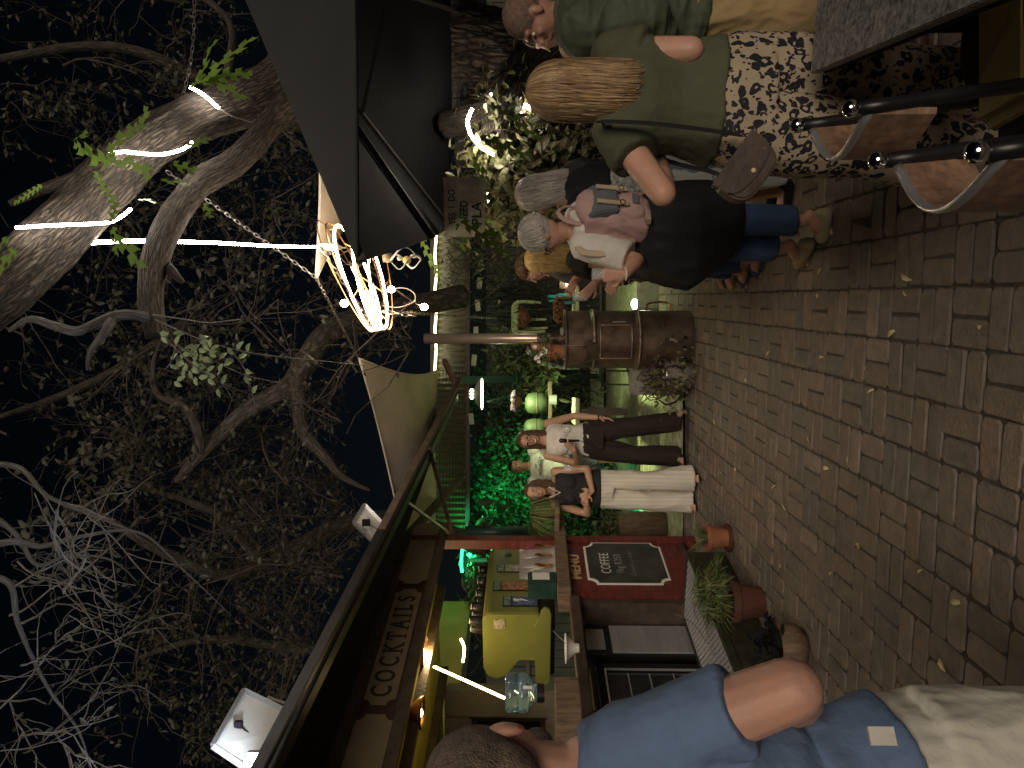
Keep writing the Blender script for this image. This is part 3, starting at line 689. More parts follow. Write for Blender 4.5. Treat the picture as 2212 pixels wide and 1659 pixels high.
# ================================================================ BACKGROUND STRUCTURES
rs = thing('shed_roof', 'green tinted corrugated shed roof edge beyond the courtyard', 'roof', A(980, 800, 12))
def cr(u, v):
    a = A(943, 380 + 790 * u, 12.6); b = A(1008, 380 + 790 * u, 11.2); p = a + (b - a) * v
    return p + V((0, 0, .018 * sin(u * 2 * pi * 62)))
MB().grid(cr, 500, 3).build('sheet', M_corr, rs, smooth=True)
MB().bar(A(1010, 380, 11.15), A(1010, 1270, 11.15), .05, .07).build('gutter_board', M_woodd, rs)
MB().bar(A(936, 380, 12.7), A(936, 1270, 12.7), .05, .1).build('ridge_board', M_woodd, rs)
P = [A(941 + 1.5 * sin(i * 1.7), y, 12.4) for i, y in enumerate(range(490, 830, 22))]
tag(MB().tube(P, .022, 8).build('led_rope', M_leds, smooth=True), 'long warm glowing light rope along the shed roof edge', 'light rope')
wm = MB()
for i in range(14): wm.tube([A(946, 800 + i * 22, 10.6), A(1008, 806 + i * 22, 10.6)], .004, 4)
for i in range(9): wm.tube([A(950 + i * 7, 798, 10.6), A(950 + i * 7, 1100, 10.6)], .004, 4)
tag(wm.build('wire_mesh', M_wire), 'dark square wire mesh hanging in front of the shed roof', 'wire mesh')
# back fence of boards, in runs
fe = thing('board_fence', 'dark board fence behind the seating, lost in shadow', 'fence', (1, 15.6, 0))
f = MB(); rnd = random.Random(5)
for i in range(100):
    f.box((-7 + i * .19, 15.6 + rnd.uniform(-.01, .01), 1.25), (.17, .03, 2.5))
f.build('boards', M_fence, fe); MB().box((2.4, 15.55, 1.6), (19, .05, .09)).build('rail', M_woodd, fe)
f = MB()
def foliage(box, n, L, W, rnd=random, stems=0, shell=None):
    mb = MB(); sm = MB(); (x0, x1), (y0, y1), (z0, z1) = box
    kk = min(1, max(x1 - x0, z1 - z0) / .9)
    cl = [(rnd.uniform(x0, x1), rnd.uniform(y0, y1), rnd.uniform(z0, z1), rnd.uniform(.12, .4) * kk) for _ in range(max(6, n // 55))]
    for i in range(n):
        c = rnd.choice(cl); p = V((c[0] + rnd.gauss(0, c[3]), c[1] + rnd.gauss(0, c[3] * .7), c[2] + rnd.gauss(0, c[3])))
        if p.z < .02 or p.z > z1 + .12: continue
        d = V((rnd.gauss(0, 1), rnd.gauss(-.4, .8), rnd.gauss(-.3, .7))); k = rnd.uniform(.6, 1.35)
        mb.leaf(p, d, V((rnd.gauss(0, .5), rnd.gauss(-.5, .5), 1)), L * k, W * k)
    for i in range(stems):
        p = V((rnd.uniform(x0, x1), rnd.uniform(y0, y1), z0)); P = [p]
        for k in range(6): P.append(P[-1] + V((rnd.gauss(0, .12 * kk), rnd.gauss(0, .1 * kk), (z1 - z0) / 6)))
        sm.tube(smooth_path(P, 2), lerps([.012, .004], 13), 4)
    return mb, sm
def plant(name, label, cat, box, n, L, W, m=None, stems=14, group=None, seed=1):
    rnd = random.Random(seed); mb, sm = foliage(box, n, L, W, rnd, stems)
    t = thing(name, label, cat, ((box[0][0] + box[0][1]) / 2, (box[1][0] + box[1][1]) / 2, box[2][0]), group)
    mb.build('foliage', m or M_leaf, t)
    if stems: sm.build('stems', M_twig, t, smooth=True)
    return t
def pbox(x0, x1, y0, y1, D, dd, z0=None):   # box from picture extent
    a = A(x0, y1, D); b = A(x1, y0, D)
    return ((a.x, b.x), (D - dd, D + dd), (max(b.z, .0) if z0 is None else z0, a.z))
plant('hedge', 'green lit creeper hedge behind the three standing friends', 'hedge', pbox(1030, 1260, 960, 1110, 12.6, .35), 5200, .10, .05, seed=3)
plant('hedge', 'dense green lit hedge left of the three friends, beside the post', 'hedge', pbox(1010, 1300, 1080, 1240, 13.2, .4), 3600, .11, .055, seed=4)
plant('hedge', 'dim creeper hedge behind the round tank lanterns', 'hedge', pbox(1020, 1260, 820, 970, 13.6, .35), 2600, .10, .045, seed=5)
plant('banana_plant', 'bright green broad leaved plant by the green floodlight', 'plant', pbox(1010, 1100, 1170, 1340, 10.5, .5), 500, .22, .09, stems=8, seed=6)
plant('shrub', 'broad leaved shrub beside the stove flue', 'shrub', pbox(1065, 1170, 745, 835, 11.2, .2), 420, .16, .05, stems=10, seed=7)
plant('creeper', 'bare tangled creeper on the dark fence right of the flue', 'creeper', pbox(1020, 1230, 560, 760, 13.9, .15), 700, .07, .03, stems=70, seed=8)
plant('creeper', 'sparse creeper climbing the fence behind the seated group', 'creeper', pbox(960, 1100, 480, 600, 10.5, .2), 500, .08, .03, stems=30, seed=9)
plant('vine_mass', 'thick mass of olive leaved vines under the white lettered sign', 'vine', pbox(1075, 1300, 270, 420, 5.2, .28), 2300, .085, .045, M_leafy, 26, seed=10)
plant('vine_mass', 'leafy vines around the hollow of the forked tree', 'vine', pbox(1020, 1180, 230, 390, 5.0, .2), 900, .085, .042, M_leafy, 14, seed=12)
plant('vine_mass', 'vines behind the woman in green, right of the sign', 'vine', pbox(1005, 1075, 300, 470, 6.0, .14), 420, .08, .04, M_leafy, 8, seed=13)
plant('shrub', 'light green foliage at the top edge beside the umbrella', 'shrub', pbox(960, 1010, -20, 60, 6.4, .3), 420, .08, .03, M_grass, 4, seed=14)
# label plaques on a line
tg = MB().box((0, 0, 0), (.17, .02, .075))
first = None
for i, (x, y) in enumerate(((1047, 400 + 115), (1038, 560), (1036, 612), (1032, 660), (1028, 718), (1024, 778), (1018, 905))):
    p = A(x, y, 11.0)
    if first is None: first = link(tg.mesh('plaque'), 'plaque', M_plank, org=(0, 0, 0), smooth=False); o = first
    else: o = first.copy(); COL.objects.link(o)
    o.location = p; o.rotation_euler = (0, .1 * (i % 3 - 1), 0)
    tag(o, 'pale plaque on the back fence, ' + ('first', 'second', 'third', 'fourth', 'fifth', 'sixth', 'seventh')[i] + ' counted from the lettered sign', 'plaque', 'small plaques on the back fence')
# tank lanterns
def tank(x, y, label):
    c = A(x, y, 9.8); t = thing('gas_tank', label, 'tank', c - V((0, 0, .2)), 'round green tanks on the shelf')
    MB().lathe(c, [(0, -.165), (.07, -.16), (.13, -.12), (.15, -.05), (.15, .05), (.13, .12), (.07, .16), (0, .165)], 28).build('shell', mat('tank_enamel_dull', (.035, .05, .022), .6) if not MATS.get('tank_enamel_dull') else MATS['tank_enamel_dull'], t, smooth=True)
    MB().lathe(c, [(.152, -.01), (.156, -.005), (.156, .005), (.152, .01)], 28).build('band', M_woodd, t)
    MB().lathe(c + V((0, 0, .165)), [(.0, 0), (.02, 0), (.02, .03), (0, .03)], 10).build('valve', M_black, t)
tank(1160, 871, 'round green enamel tank left of the flower basket'); tank(1157, 928, 'round green enamel tank behind the smiling woman')
sh = MB().box(A(1188, 900, 9.8), (.95, .3, .05)); tag(sh.build('shelf', M_woodd, bevel=.005), 'dark plank shelf carrying the two green tanks', 'shelf')
cn = thing('steel_can', 'short steel can under the tank shelf', 'can', A(1202, 864, 9.6)); MB().lathe(A(1202, 864, 9.6), [(0, 0), (.07, 0), (.07, .09), (0, .09)], 18).build('can', M_steel, cn)
# plank table and bench behind
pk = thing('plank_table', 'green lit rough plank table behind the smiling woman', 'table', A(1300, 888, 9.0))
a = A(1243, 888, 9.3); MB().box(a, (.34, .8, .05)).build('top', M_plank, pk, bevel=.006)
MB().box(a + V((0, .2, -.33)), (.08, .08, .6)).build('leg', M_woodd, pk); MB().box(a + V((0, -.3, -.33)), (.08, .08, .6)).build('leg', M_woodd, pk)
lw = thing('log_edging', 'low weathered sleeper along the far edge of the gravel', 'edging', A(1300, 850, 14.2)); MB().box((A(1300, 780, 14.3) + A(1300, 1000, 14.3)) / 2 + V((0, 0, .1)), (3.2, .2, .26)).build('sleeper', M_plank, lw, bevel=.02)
# chairs of black rods
def rodchair(name, label, p, rz, s=1.0):
    t = thing(name, label, 'chair', p, 'black metal garden chairs', rz, local=True); t.scale = (s, s, s)
    MB().box((0, 0, .45), (.42, .42, .03)).build('seat', M_black, t, bevel=.008)
    for x in (-.19, .19):
        MB().tube([(x, .19, 0), (x, .18, .45)], .012, 6).build('leg', M_black, t); MB().tube([(x, -.2, 0), (x, -.18, .45), (x, -.24, .92)], .012, 6).build('leg', M_black, t)
    f = MB()
    for z in (.62, .72, .82, .9): f.box((0, -.22, z), (.38, .012, .03))
    f.build('backrest', M_black, t); return t
rodchair('metal_chair', 'black metal chair behind the woman in striped trousers', G(1425, 1118), R(150), 1.15)
rodchair('metal_chair', 'black slatted metal chair half hidden by the stove', G(1372, 790), R(60), 1.1)
# cafe table with bottles, behind the group
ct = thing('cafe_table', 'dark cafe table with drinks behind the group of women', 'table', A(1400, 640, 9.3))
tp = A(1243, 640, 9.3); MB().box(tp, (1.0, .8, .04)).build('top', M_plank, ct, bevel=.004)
for dx, dy in ((-.42, -.32), (.42, -.32), (-.42, .32), (.42, .32)): MB().box((tp.x + dx, tp.y + dy, tp.z / 2 - .02), (.06, .06, tp.z - .04)).build('leg', M_black, ct)
MB().box((tp.x, tp.y, .62), (.85, .05, .05)).build('stretcher', M_black, ct)
TZ = tp.z + .02
def bottle(x, y, D, lab, m, h=.33, r=.042, inner=None):
    p = A(x, y, D); p.z = TZ; t = thing('bottle', lab, 'bottle', p)
    MB().lathe(p, [(0, 0), (r, 0), (r, h * .55), (r * .45, h * .75), (r * .42, h), (0, h)], 16).build('glass', m, t, smooth=True)
    MB().lathe(p + V((0, 0, h)), [(r * .5, 0), (r * .5, .015), (0, .015)], 12).build('cap', M_can, t)
bottle(1236, 650, 9.0, 'turquoise glass bottle on the cafe table, nearer the stove', M_bluegl); bottle(1236, 640, 9.1, 'turquoise glass bottle on the cafe table, nearer the women', M_bluegl, .34)
p = A(1236, 612, 9.0); p.z = TZ; ld = thing('candle_lantern', 'glass jar lantern with a glowing candle on the cafe table', 'lantern', p)
MB().lathe(p, [(.055, .02), (.065, .04), (.065, .17), (.05, .2)], 20).build('jar', M_glass, ld, smooth=True)
MB().lathe(p, [(0, 0), (.06, 0), (.06, .02), (0, .02)], 18).build('base', M_blackm, ld); MB().lathe(p, [(.0, .2), (.055, .2), (.05, .24), (.02, .27), (0, .27)], 18).build('lid', M_blackm, ld)
MB().lathe(p, [(0, .021), (.035, .021), (.035, .12), (0, .12)], 14).build('candle', M_candle, ld)
p = G(1395, 657); sp = thing('ground_spotlight', 'small glowing white spotlight on the ground beyond the stove', 'spotlight', p)
MB().lathe(p + V((0, 0, .05)), [(0, 0), (.05, 0), (.055, .05), (0, .05)], 16).build('housing', M_blackm, sp); MB().ell(p + V((0, 0, .15)), (.07, .07, .045)).build('lens', M_flood, sp, smooth=True)
# pendant lamps with bright rims
def pendant(x, y, D, r, lab):
    P_ = A(x, y, D); t = thing('pendant_lamp', lab, 'lamp', P_, 'green tinted enamel pendant lamps')
    MB().lathe(P_, [(.05, .17), (.055, .10), (r * .6, .07), (r * .92, .02), (r, 0), (r - .01, 0), (r * .55, .05), (0, .07)], 32).build('shade', M_enam, t, smooth=True)
    MB().lathe(P_, [(0, -.004), (r * .9, -.004), (r * .9, .012), (0, .012)], 32).build('diffuser', M_diff, t)
    f = MB()
    for k in range(8): f.ell(P_ + V((.055 * cos(k * pi / 4), .055 * sin(k * pi / 4), .13)), (.014, .014, .022), n=8, k=6)
    f.build('vent_lights', M_diffs, t); MB().tube([P_ + V((0, 0, .17)), P_ + V((0, 0, .75))], .006, 5).build('cord', M_wire, t); return P_
pl1 = pendant(1041, 851, 9.2, .22, 'glowing enamel pendant lamp left of the stove flue'); pl2 = pendant(1054, 441, 8.0, .17, 'glowing enamel pendant lamp below the lettered sign')
for i, (p, e) in enumerate(((pl1, 300), (pl2, 80))):
    l = bpy.data.lights.new('pendant_light', 'SPOT'); l.energy = e; l.color = (.80, 1, .42); l.spot_size = R(108); l.spot_blend = .95; l.shadow_soft_size = .1
    o = bpy.data.objects.new('pendant_light', l); COL.objects.link(o); o.location = p - V((0, 0, .03)); o.rotation_euler = (R(24), 0, 0)
# green floodlight
gp = A(1001, 1210, 10.2); gt = thing('green_floodlight', 'glowing green disc floodlight on a short pole', 'floodlight', gp - V((0, 0, .4)))
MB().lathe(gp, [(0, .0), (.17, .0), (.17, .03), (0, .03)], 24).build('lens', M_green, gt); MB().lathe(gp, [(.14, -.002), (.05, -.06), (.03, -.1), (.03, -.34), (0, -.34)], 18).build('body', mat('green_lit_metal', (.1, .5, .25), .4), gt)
for (P0, P1_, e) in ((A(1003, 1206, 10.4), A(1150, 1120, 13.2), 230), (A(1180, 1075, 11.0), A(1060, 1030, 12.6), 90), (A(1290, 1095, 9.6), A(1330, 1130, 10.2), 60)):
    l = bpy.data.lights.new('green_light', 'SPOT'); l.energy = e; l.color = (.02, 1, .38); l.shadow_soft_size = .06; l.spot_size = R(105); l.spot_blend = .7
    o = bpy.data.objects.new('green_light', l); COL.objects.link(o); o.location = P0; o.rotation_euler = (P1_ - P0).to_track_quat('-Z', 'Y').to_euler()
gp2 = A(1180, 1075, 11.0) ; g2 = thing('green_uplighter', 'small green uplighter in the hedge behind the friends', 'uplighter', gp2 - V((0, 0, .1)))
MB().lathe(gp2 - V((0, 0, .16)), [(0, 0), (.05, 0), (.06, .06), (0, .06)], 14).build('lamp', M_blackm, g2)
dp = MB().tube([A(1140, 1148, 9), A(1005, 1148, 9)], .07, 14); tag(dp.build('drain_pipe', M_can, smooth=True), 'dark green pipe column behind the kiosk post', 'pipe')
gpole = MB().bar(G(1310, 812) * 1.0, A(985, 822, 9.5), .1, .1); tag(gpole.build('roof_post', M_can), 'dark green post holding the far end of the awning', 'post')
br = MB().bar(A(985, 830, 9.3), A(960, 780, 9.8), .09, .06); tag(br.build('cross_beam', M_wood), 'short pale beam at the far corner of the awning', 'beam')

# planters
def pot(p, r, h, m, mb=None, rim=True, soil=True):
    pr = [(0, 0), (r * .72, 0), (r * .94, h * .78)] + ([(r * 1.04, h * .78), (r * 1.06, h)] if rim else [(r, h)]) + [(r * .92, h), (r * .9, h * .82), (0, h * .82)]
    return MB().lathe(p, pr, 28)
def blades(p, n, L, W, droop, rnd, spread=.05, up=.8):
    mb = MB()
    for i in range(n):
        a = rnd.uniform(0, 2 * pi); o = V((cos(a), sin(a), 0)); q = p + o * rnd.uniform(0, spread); l = L * rnd.uniform(.55, 1.1); tilt = rnd.uniform(.15, 1.0); P = []
        for k in range(8):
            t = k / 7; P.append(q + o * l * tilt * t * (1 + .3 * t) * .7 + V((rnd.gauss(0, .002), 0, l * (up * t - droop * t * t))))
        sd = V((-o.y, o.x, 0)); w = W * rnd.uniform(.6, 1.2); u = rnd.random(); vs = []; fs = []; uv = []
        for k, pp in enumerate(P):
            ww = w * (1 - (k / 7) ** 2 * .95) * .5; vs += [pp - sd * ww + V((0, 0, ww * .4)), pp, pp + sd * ww + V((0, 0, ww * .4))]
        for k in range(7):
            for j in (0, 1): fs.append((k * 3 + j, k * 3 + j + 1, k * 3 + j + 4, k * 3 + j + 3)); uv.append([(u, 0)] * 4)
        mb.add(vs, fs, uv)
    return mb
rnd = random.Random(21)
p = G(1578, 1162); t = thing('potted_plant', 'terracotta pot of thin grass standing alone by the menu panel', 'potted plant', p)
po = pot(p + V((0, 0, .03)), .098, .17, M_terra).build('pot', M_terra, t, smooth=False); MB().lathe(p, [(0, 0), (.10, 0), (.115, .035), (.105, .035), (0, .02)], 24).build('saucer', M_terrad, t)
MB().lathe(p + V((0, 0, .165)), [(0, 0), (.085, 0)], 20).build('soil', M_soil, t); blades(p + V((0, 0, .17)), 60, .22, .009, .35, rnd, .05, 1.0).build('grass', M_grass, t)
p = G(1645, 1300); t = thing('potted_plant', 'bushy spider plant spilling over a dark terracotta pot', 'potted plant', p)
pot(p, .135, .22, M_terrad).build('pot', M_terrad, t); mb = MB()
for (dx, dy, dz) in ((0, 0, .22), (-.08, .1, .3), (.1, .05, .3), (.06, -.08, .26), (0, .22, .34), (-.05, .34, .2), (.12, .2, .2)):
    q = blades(p + V((dx, dy, dz)), 100, .30, .010, .8, rnd, .06, .8); b = len(mb.v); fb = len(mb.f); mb.v += q.v; mb.f += [[k + b for k in f_] for f_ in q.f]; mb.uv.update({k + fb: v_ for k, v_ in q.uv.items()})
mb.build('leaves', M_grass, t)
p = G(1735, 1395); t = thing('bowl_planter', 'worn tan bowl planter with dark withered plant near the elbow', 'planter', p)
MB().lathe(p, [(0, 0), (.10, 0), (.13, .06), (.135, .16), (.125, .16), (.115, .08), (0, .07)], 28).build('bowl', M_wood, t, smooth=True)
mb, sm = foliage(((p.x - .06, p.x + .06), (p.y - .06, p.y + .06), (.14, .22)), 160, .07, .03, rnd); 
for i in range(30): sm.tube([p + V((0, 0, .1)), p + V((rnd.gauss(0, .08), rnd.gauss(0, .08), rnd.uniform(.2, .3)))], .004, 4)
mb.build('withered_leaves', M_blackm, t)
p = G(1440, 1135); t = thing('log_planter', 'tall brown cylinder planter of succulents behind the kiosk corner', 'planter', p)
MB().lathe(p, [(0, 0), (.15, 0), (.165, .4), (.16, .56), (.14, .56), (0, .5)], 24).build('pot', M_wood, t, smooth=True)
mb, sm = foliage(((p.x - .12, p.x + .12), (p.y - .1, p.y + .1), (.56, .72)), 260, .07, .04, rnd); mb.build('succulents', M_leafy, t)
# dark trough planter by the stove
p = G(1495, 812); t = thing('stone_planter', 'dark stepped stone planter with trailing plant at the foot of the stove', 'planter', p)
MB().lathe(p, [(0, 0), (.13, 0), (.155, .27), (.14, .27), (0, .22)], 24).build('pot', M_conc, t, smooth=True)
MB().box(p + V((-.02, .38, .27)), (.34, .3, .54)).build('block', M_conc, t, bevel=.02)
MB().lathe(p + V((0, 0, .262)), [(.157, 0), (.163, .008), (.157, .018)], 24).build('rim', M_alu, t, smooth=True)
mb, sm = foliage(((p.x - .15, p.x + .13), (p.y - .22, p.y + .1), (.1, .5)), 520, .045, .028, rnd, 26); mb.build('trailing_leaves', M_leafy, t); sm.build('stems', M_twig, t)
# grass plant hanging over the end of the counter
p = B(-.16, -.22, 1.347); t = thing('spider_plant', 'arching grass like plant in a pot on the end of the counter', 'potted plant', p)
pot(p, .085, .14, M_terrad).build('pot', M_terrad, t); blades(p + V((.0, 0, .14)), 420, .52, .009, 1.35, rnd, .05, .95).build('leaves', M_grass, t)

# ================================================================ STOVE
p = G(1487, 733); D = p.y; sx, sy = p.x, p.y
sv = thing('drum_stove', 'tall rusty drum stove with a door plate and upright flue', 'stove', p)
H_ = 1.235; r = .285
pr = [(0, .0), (r, .0)]
for z, dr in ((.02, 0), (.1, .0), (.30, .0), (.50, .0), (.515, .012), (.54, .012), (.555, 0), (.93, 0), (.945, .014), (.975, .014), (.99, 0), (H_ - .03, .0), (H_ - .02, .01), (H_, .01)): pr.append((r + dr, z))
pr += [(r - .01, H_), (r - .01, H_ - .02), (0, H_ - .02)]
MB().lathe(p, pr, 48).build('drum', M_rust, sv, smooth=False)
def onr(a, z, rr=r): return V((sx + rr * sin(a), sy - rr * cos(a), z))
def plate(a0, a1, z0, z1, rr, th=.006, n=10):
    f = MB(); V1 = [onr(a0 + (a1 - a0) * i / n, z, rr + th) for z in (z0, z1) for i in range(n + 1)]; V2 = [onr(a0 + (a1 - a0) * i / n, z, rr - .002) for z in (z0, z1) for i in range(n + 1)]
    m_ = n + 1; fs = [(i, i + 1, i + 1 + m_, i + m_) for i in range(n)]
    b = 2 * m_; fs += [(i, i + b, i + b + 1, i + 1) for i in range(n)] + [(m_ + i, m_ + i + 1, m_ + i + 1 + b, m_ + i + b) for i in range(n)]
    fs += [(0, m_, m_ + b, b), (n, n + b, m_ + n + b, m_ + n)]
    return f.add(V1 + V2, fs)
for zz in (.52, .96, H_ - .005): MB().tube([onr(2 * pi * i / 48, zz, r + .010) for i in range(49)], .011, 8).build('hoop', M_flue if zz < 1.2 else M_rust, sv, smooth=True)  # lower hoops in paler metal, their highlight put into the colour
for (a_, z_, b_, y_) in ((-.72, .60, .42, .60), (-.72, .90, .42, .90), (-.72, .60, -.72, .90), (.42, .60, .42, .90)):
    MB().tube([onr(a_ + (b_ - a_) * i / 8, z_ + (y_ - z_) * i / 8, r + .014) for i in range(9)], .006, 6).build('door_edge', M_flue, sv, smooth=True)
dr = plate(-.72, .42, .60, .90, r).build('door', M_rust, sv)
MB().tube([onr(.52, .78, r + .02), onr(.52, .66, r + .02)], .008, 6).build('latch', M_steel, sv)
plate(-.1, .5, .27, .36, r).build('ash_door', M_rust, sv); MB().tube([onr(-.05, .24, r + .01), onr(-.1, .19, r + .03)], .012, 8).build('ash_handle', M_steel, sv)
for a in (-.75, -.35, .0): MB().ell((0, 0, 0), (.018, .004, .018), Matrix.Translation(onr(a, .09, r + .001)) @ Matrix.Rotation(a, 4, 'Z')).build('air_hole', M_blackm, sv)
MB().tube(smooth_path([onr(1.4, .42, r), onr(1.5, .40, r + .07), onr(1.5, .22, r + .08), onr(1.4, .17, r)], 5), .010, 8).build('side_handle', M_copper, sv, smooth=True)
fp = V((sx + .01, sy, 0)); MB().lathe(fp, [(.052, H_ - .03), (.052, 2.64), (.046, 2.64), (.046, H_)], 28).build('flue', M_flue, sv, smooth=True)
MB().lathe(fp, [(.055, H_ - .02), (.055, H_ + .27), (.053, H_ + .275)], 28).build('flue_collar', M_rust, sv, smooth=True)
# stuff on the stove
p = V((sx - .13, sy - .13, H_)); t = thing('flower_pot', 'terracotta pot of white pansies on top of the stove', 'flower pot', p)
pot(p + V((0, 0, .02)), .088, .155, M_terra).build('pot', M_terra, t); MB().lathe(p, [(0, 0), (.07, 0), (.085, .025), (.075, .025), (0, .012)], 24).build('saucer', M_cream, t)
mb, sm = foliage(((p.x - .08, p.x + .08), (p.y - .07, p.y + .07), (p.z + .16, p.z + .22)), 170, .035, .025, rnd); mb.build('leaves', M_leaf, t)
f = MB()
for i in range(9):
    c = p + V((rnd.uniform(-.14, .14), rnd.uniform(-.1, .02), rnd.uniform(.15, .30)))
    for k in range(5): a = k * 2 * pi / 5; f.leaf(c, V((cos(a), -.2, sin(a))), V((0, -1, 0)), .022, .02, .1)
f.build('pansies', M_petal, t)
p = V((sx + .07, sy - .14, H_)); t = thing('pebble', 'smooth pale pebble on the stove top', 'stone', p); MB().ell(p + V((0, 0, .025)), (.045, .03, .026)).build('stone', M_conc, t, smooth=True)
# rusty hanging pocket in front of drum
t = thing('rusty_pocket', 'rusty metal pocket hung by wire on the front of the stove', 'metal pocket', onr(-.45, 1.0, r))
P_ = [onr(a, z, rr) for a, z, rr in ((-.95, 1.06, r + .02), (-.05, .97, r + .02), (-.12, .9, r + .02), (-.85, .87, r + .02))]
f = MB(); n = 12
for j, (z, dr_, sp_) in enumerate(((1.0, .09, .50), (.96, .075, .46), (.90, .045, .40), (.84, .01, .34))): pass
def pk_(u, v):
    a = -.48 + (.44 - .14 * v) * (2 * u - 1); rr = r + .006 + (.10 * (1 - v) + .008) * sin(pi * u) ** .6
    return onr(a, 1.07 - .13 * u * 0 - .17 * v - .05 * (1 - v) * (u), rr)
f.grid(pk_, 16, 8).build('pocket', M_rust, t, smooth=True)
MB().tube([onr(-.25, 1.06, r + .03), onr(-.25, H_ + .01, r + .015)], .003, 4).build('wire', M_steel, t)

# hanging baskets
def basket(x, y, D, r, lab, top, n, arms):
    c = A(x, y, D); t = thing('hanging_basket', lab, 'hanging basket', c)
    MB().lathe(c, [(0, -r * .95), (r * .55, -r * .75), (r * .9, -r * .3), (r, 0), (r * .93, 0), (0, -.02)], 24).build('liner', M_coir, t, smooth=True)
    a = c + V((0, 0, r * 3.6)); f = MB()
    for k in range(3): q = k * 2.1 + .4; f.tube([a, c + V((r * cos(q), r * sin(q), 0))], .0035, 4)
    f.build('hanger', M_wire, t); f = MB(); rn = random.Random(int(x))
    for i in range(n):
        q = rn.uniform(0, 2 * pi); o = V((cos(q), sin(q), 0)); P_ = []; l = rn.uniform(.6, 1.3) * r
        for k in range(5): s_ = k / 4; P_.append(c + o * (r * .4 + l * s_ * .8) + V((rn.gauss(0, .01), rn.gauss(0, .01), r * (.25 + .5 * s_ - .8 * s_ * s_))))
        f.tube(P_, lerps([.016, .02, .008], 5), 5)
    for i in range(arms):
        q = rn.uniform(0, 2 * pi); o = V((cos(q), sin(q), 0)); P_ = []
        l = rn.uniform(.8, 1.4)
        for k in range(7): s_ = k / 6; P_.append(c + o * r * (.7 + .5 * sin(s_ * 2.2)) + V((0, 0, r * (.3 + .3 * s_ - 2.2 * l * s_ * s_))))
        f.tube(P_, lerps([.018, .02, .012], 7), 6)
    f.build('succulent', top, t); return c, a
m_suc = mat('pale_succulent', (.28, .36, .16), .6, nz=.3, nsc=25)
c1, a1 = basket(1118, 688, 7.6, .15, 'coir hanging basket with pale trailing succulents right of the flue', m_suc, 70, 6)
c2, a2 = basket(1205, 668, 7.9, .11, 'small shaggy coir hanging basket beside the stove top', M_coir, 30, 3)
c3, a3 = basket(1112, 868, 9.0, .10, 'small hanging basket of pale flowers above the round tanks', M_petal, 22, 0)
# ================================================================ CANOPY, SAILS, LIGHTS
um = thing('market_umbrella', 'large grey cloth umbrella canopy over the right hand tables', 'umbrella', (2.27, 3.67, 0))
cA = V((.445, 2.59, 2.22)); cB = V((1.215, 5.55, 2.22)); e1 = (cB - cA); e2 = V((e1.y, -e1.x, 0)); cC = cB + e2; cD = cA + e2; ap = (cA + cC) / 2 + V((0, 0, .98))
cor = [cA, cB, cC, cD]
def pan(a, b):
    f = MB()
    def g(u, v):
        p = a + (b - a) * u; q = p + (ap - p) * v
        return q - V((0, 0, .07 * sin(pi * u) * (1 - v) * .8))
    f.grid(g, 24, 16); return f
f = MB()
for i in range(4):
    q = pan(cor[i], cor[(i + 1) % 4]); b = len(f.v); f.v += q.v; f.f += [[k + b for k in x] for x in q.f]
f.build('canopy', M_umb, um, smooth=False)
f2 = MB(); f2.v = [(x_, y_, z_ - .009) for x_, y_, z_ in f.v]; f2.f = [list(q_) for q_ in f.f]; f2.build('underside_shade', M_blackm, um)  # added near-black sheet below the canopy, puts the underside's shade into its colour
f = MB()
for i in range(4):
    a, b = cor[i], cor[(i + 1) % 4]
    f.tube([a + (b - a) * k / 12 - V((0, 0, .056 * sin(pi * k / 12))) for k in range(13)], .006, 6)
f.build('hem', M_umb, um)
for i in range(4): MB().bar(cor[i] - V((0, 0, .02)), ap - V((0, 0, .03)), .022, .03).build('rib', M_wbeam, um); MB().bar((cor[i] + cor[(i + 1) % 4]) / 2 - V((0, 0, .085)), ap - V((0, 0, .04)), .022, .03).build('rib', M_wbeam, um)
MB().tube([V((ap.x, ap.y, 0)), ap + V((0, 0, .08))], .03, 16).build('pole', M_wbeam, um)
for i in range(4): m_ = V((ap.x, ap.y, 2.25)); MB().bar(m_, cor[i] + (ap - cor[i]) * .5 - V((0, 0, .04)), .018, .02).build('strut', M_wbeam, um)
BU_ = .07
def sail(name, label, P, sag, nu=20, nv=20, thick=.004):
    t = thing(name, label, 'shade sail', (P[0] + P[2]) / 2)
    def g(u, v):
        uu, vv = u, v; bu = BU_ * 4 * uu * (1 - uu); bv = BU_ * 4 * vv * (1 - vv)
        u2 = .5 + (uu - .5) * (1 - bv); v2 = .5 + (vv - .5) * (1 - bu)
        p = (P[0] * (1 - u2) + P[1] * u2) * (1 - v2) + (P[3] * (1 - u2) + P[2] * u2) * v2
        return p - V((0, 0, sag * sin(pi * u) * sin(pi * v)))
    MB().grid(g, nu, nv).build('cloth', M_sail, t, smooth=True)
    for k in range(4):
        ed = [g(*((i / 16, 0), (1, i / 16), (1 - i / 16, 1), (0, 1 - i / 16))[k]) for i in range(17)]
        MB().tube(ed, .011, 6).build('hem', M_sail, t, smooth=True)
    return t
sail('shade_sail', 'tan shade sail stretched above the kiosk roof', [A(776, 775, 6.1), A(944, 800, 8.2), A(935, 1300, 10.0), A(866, 1135, 7.6)], .22)
sail('shade_sail', 'tan shade sail corner beside the grey umbrella', [A(683, 600, 5.0), A(690, 300, 5.0), A(800, 250, 7.2), A(752, 480, 7.2)], .1)
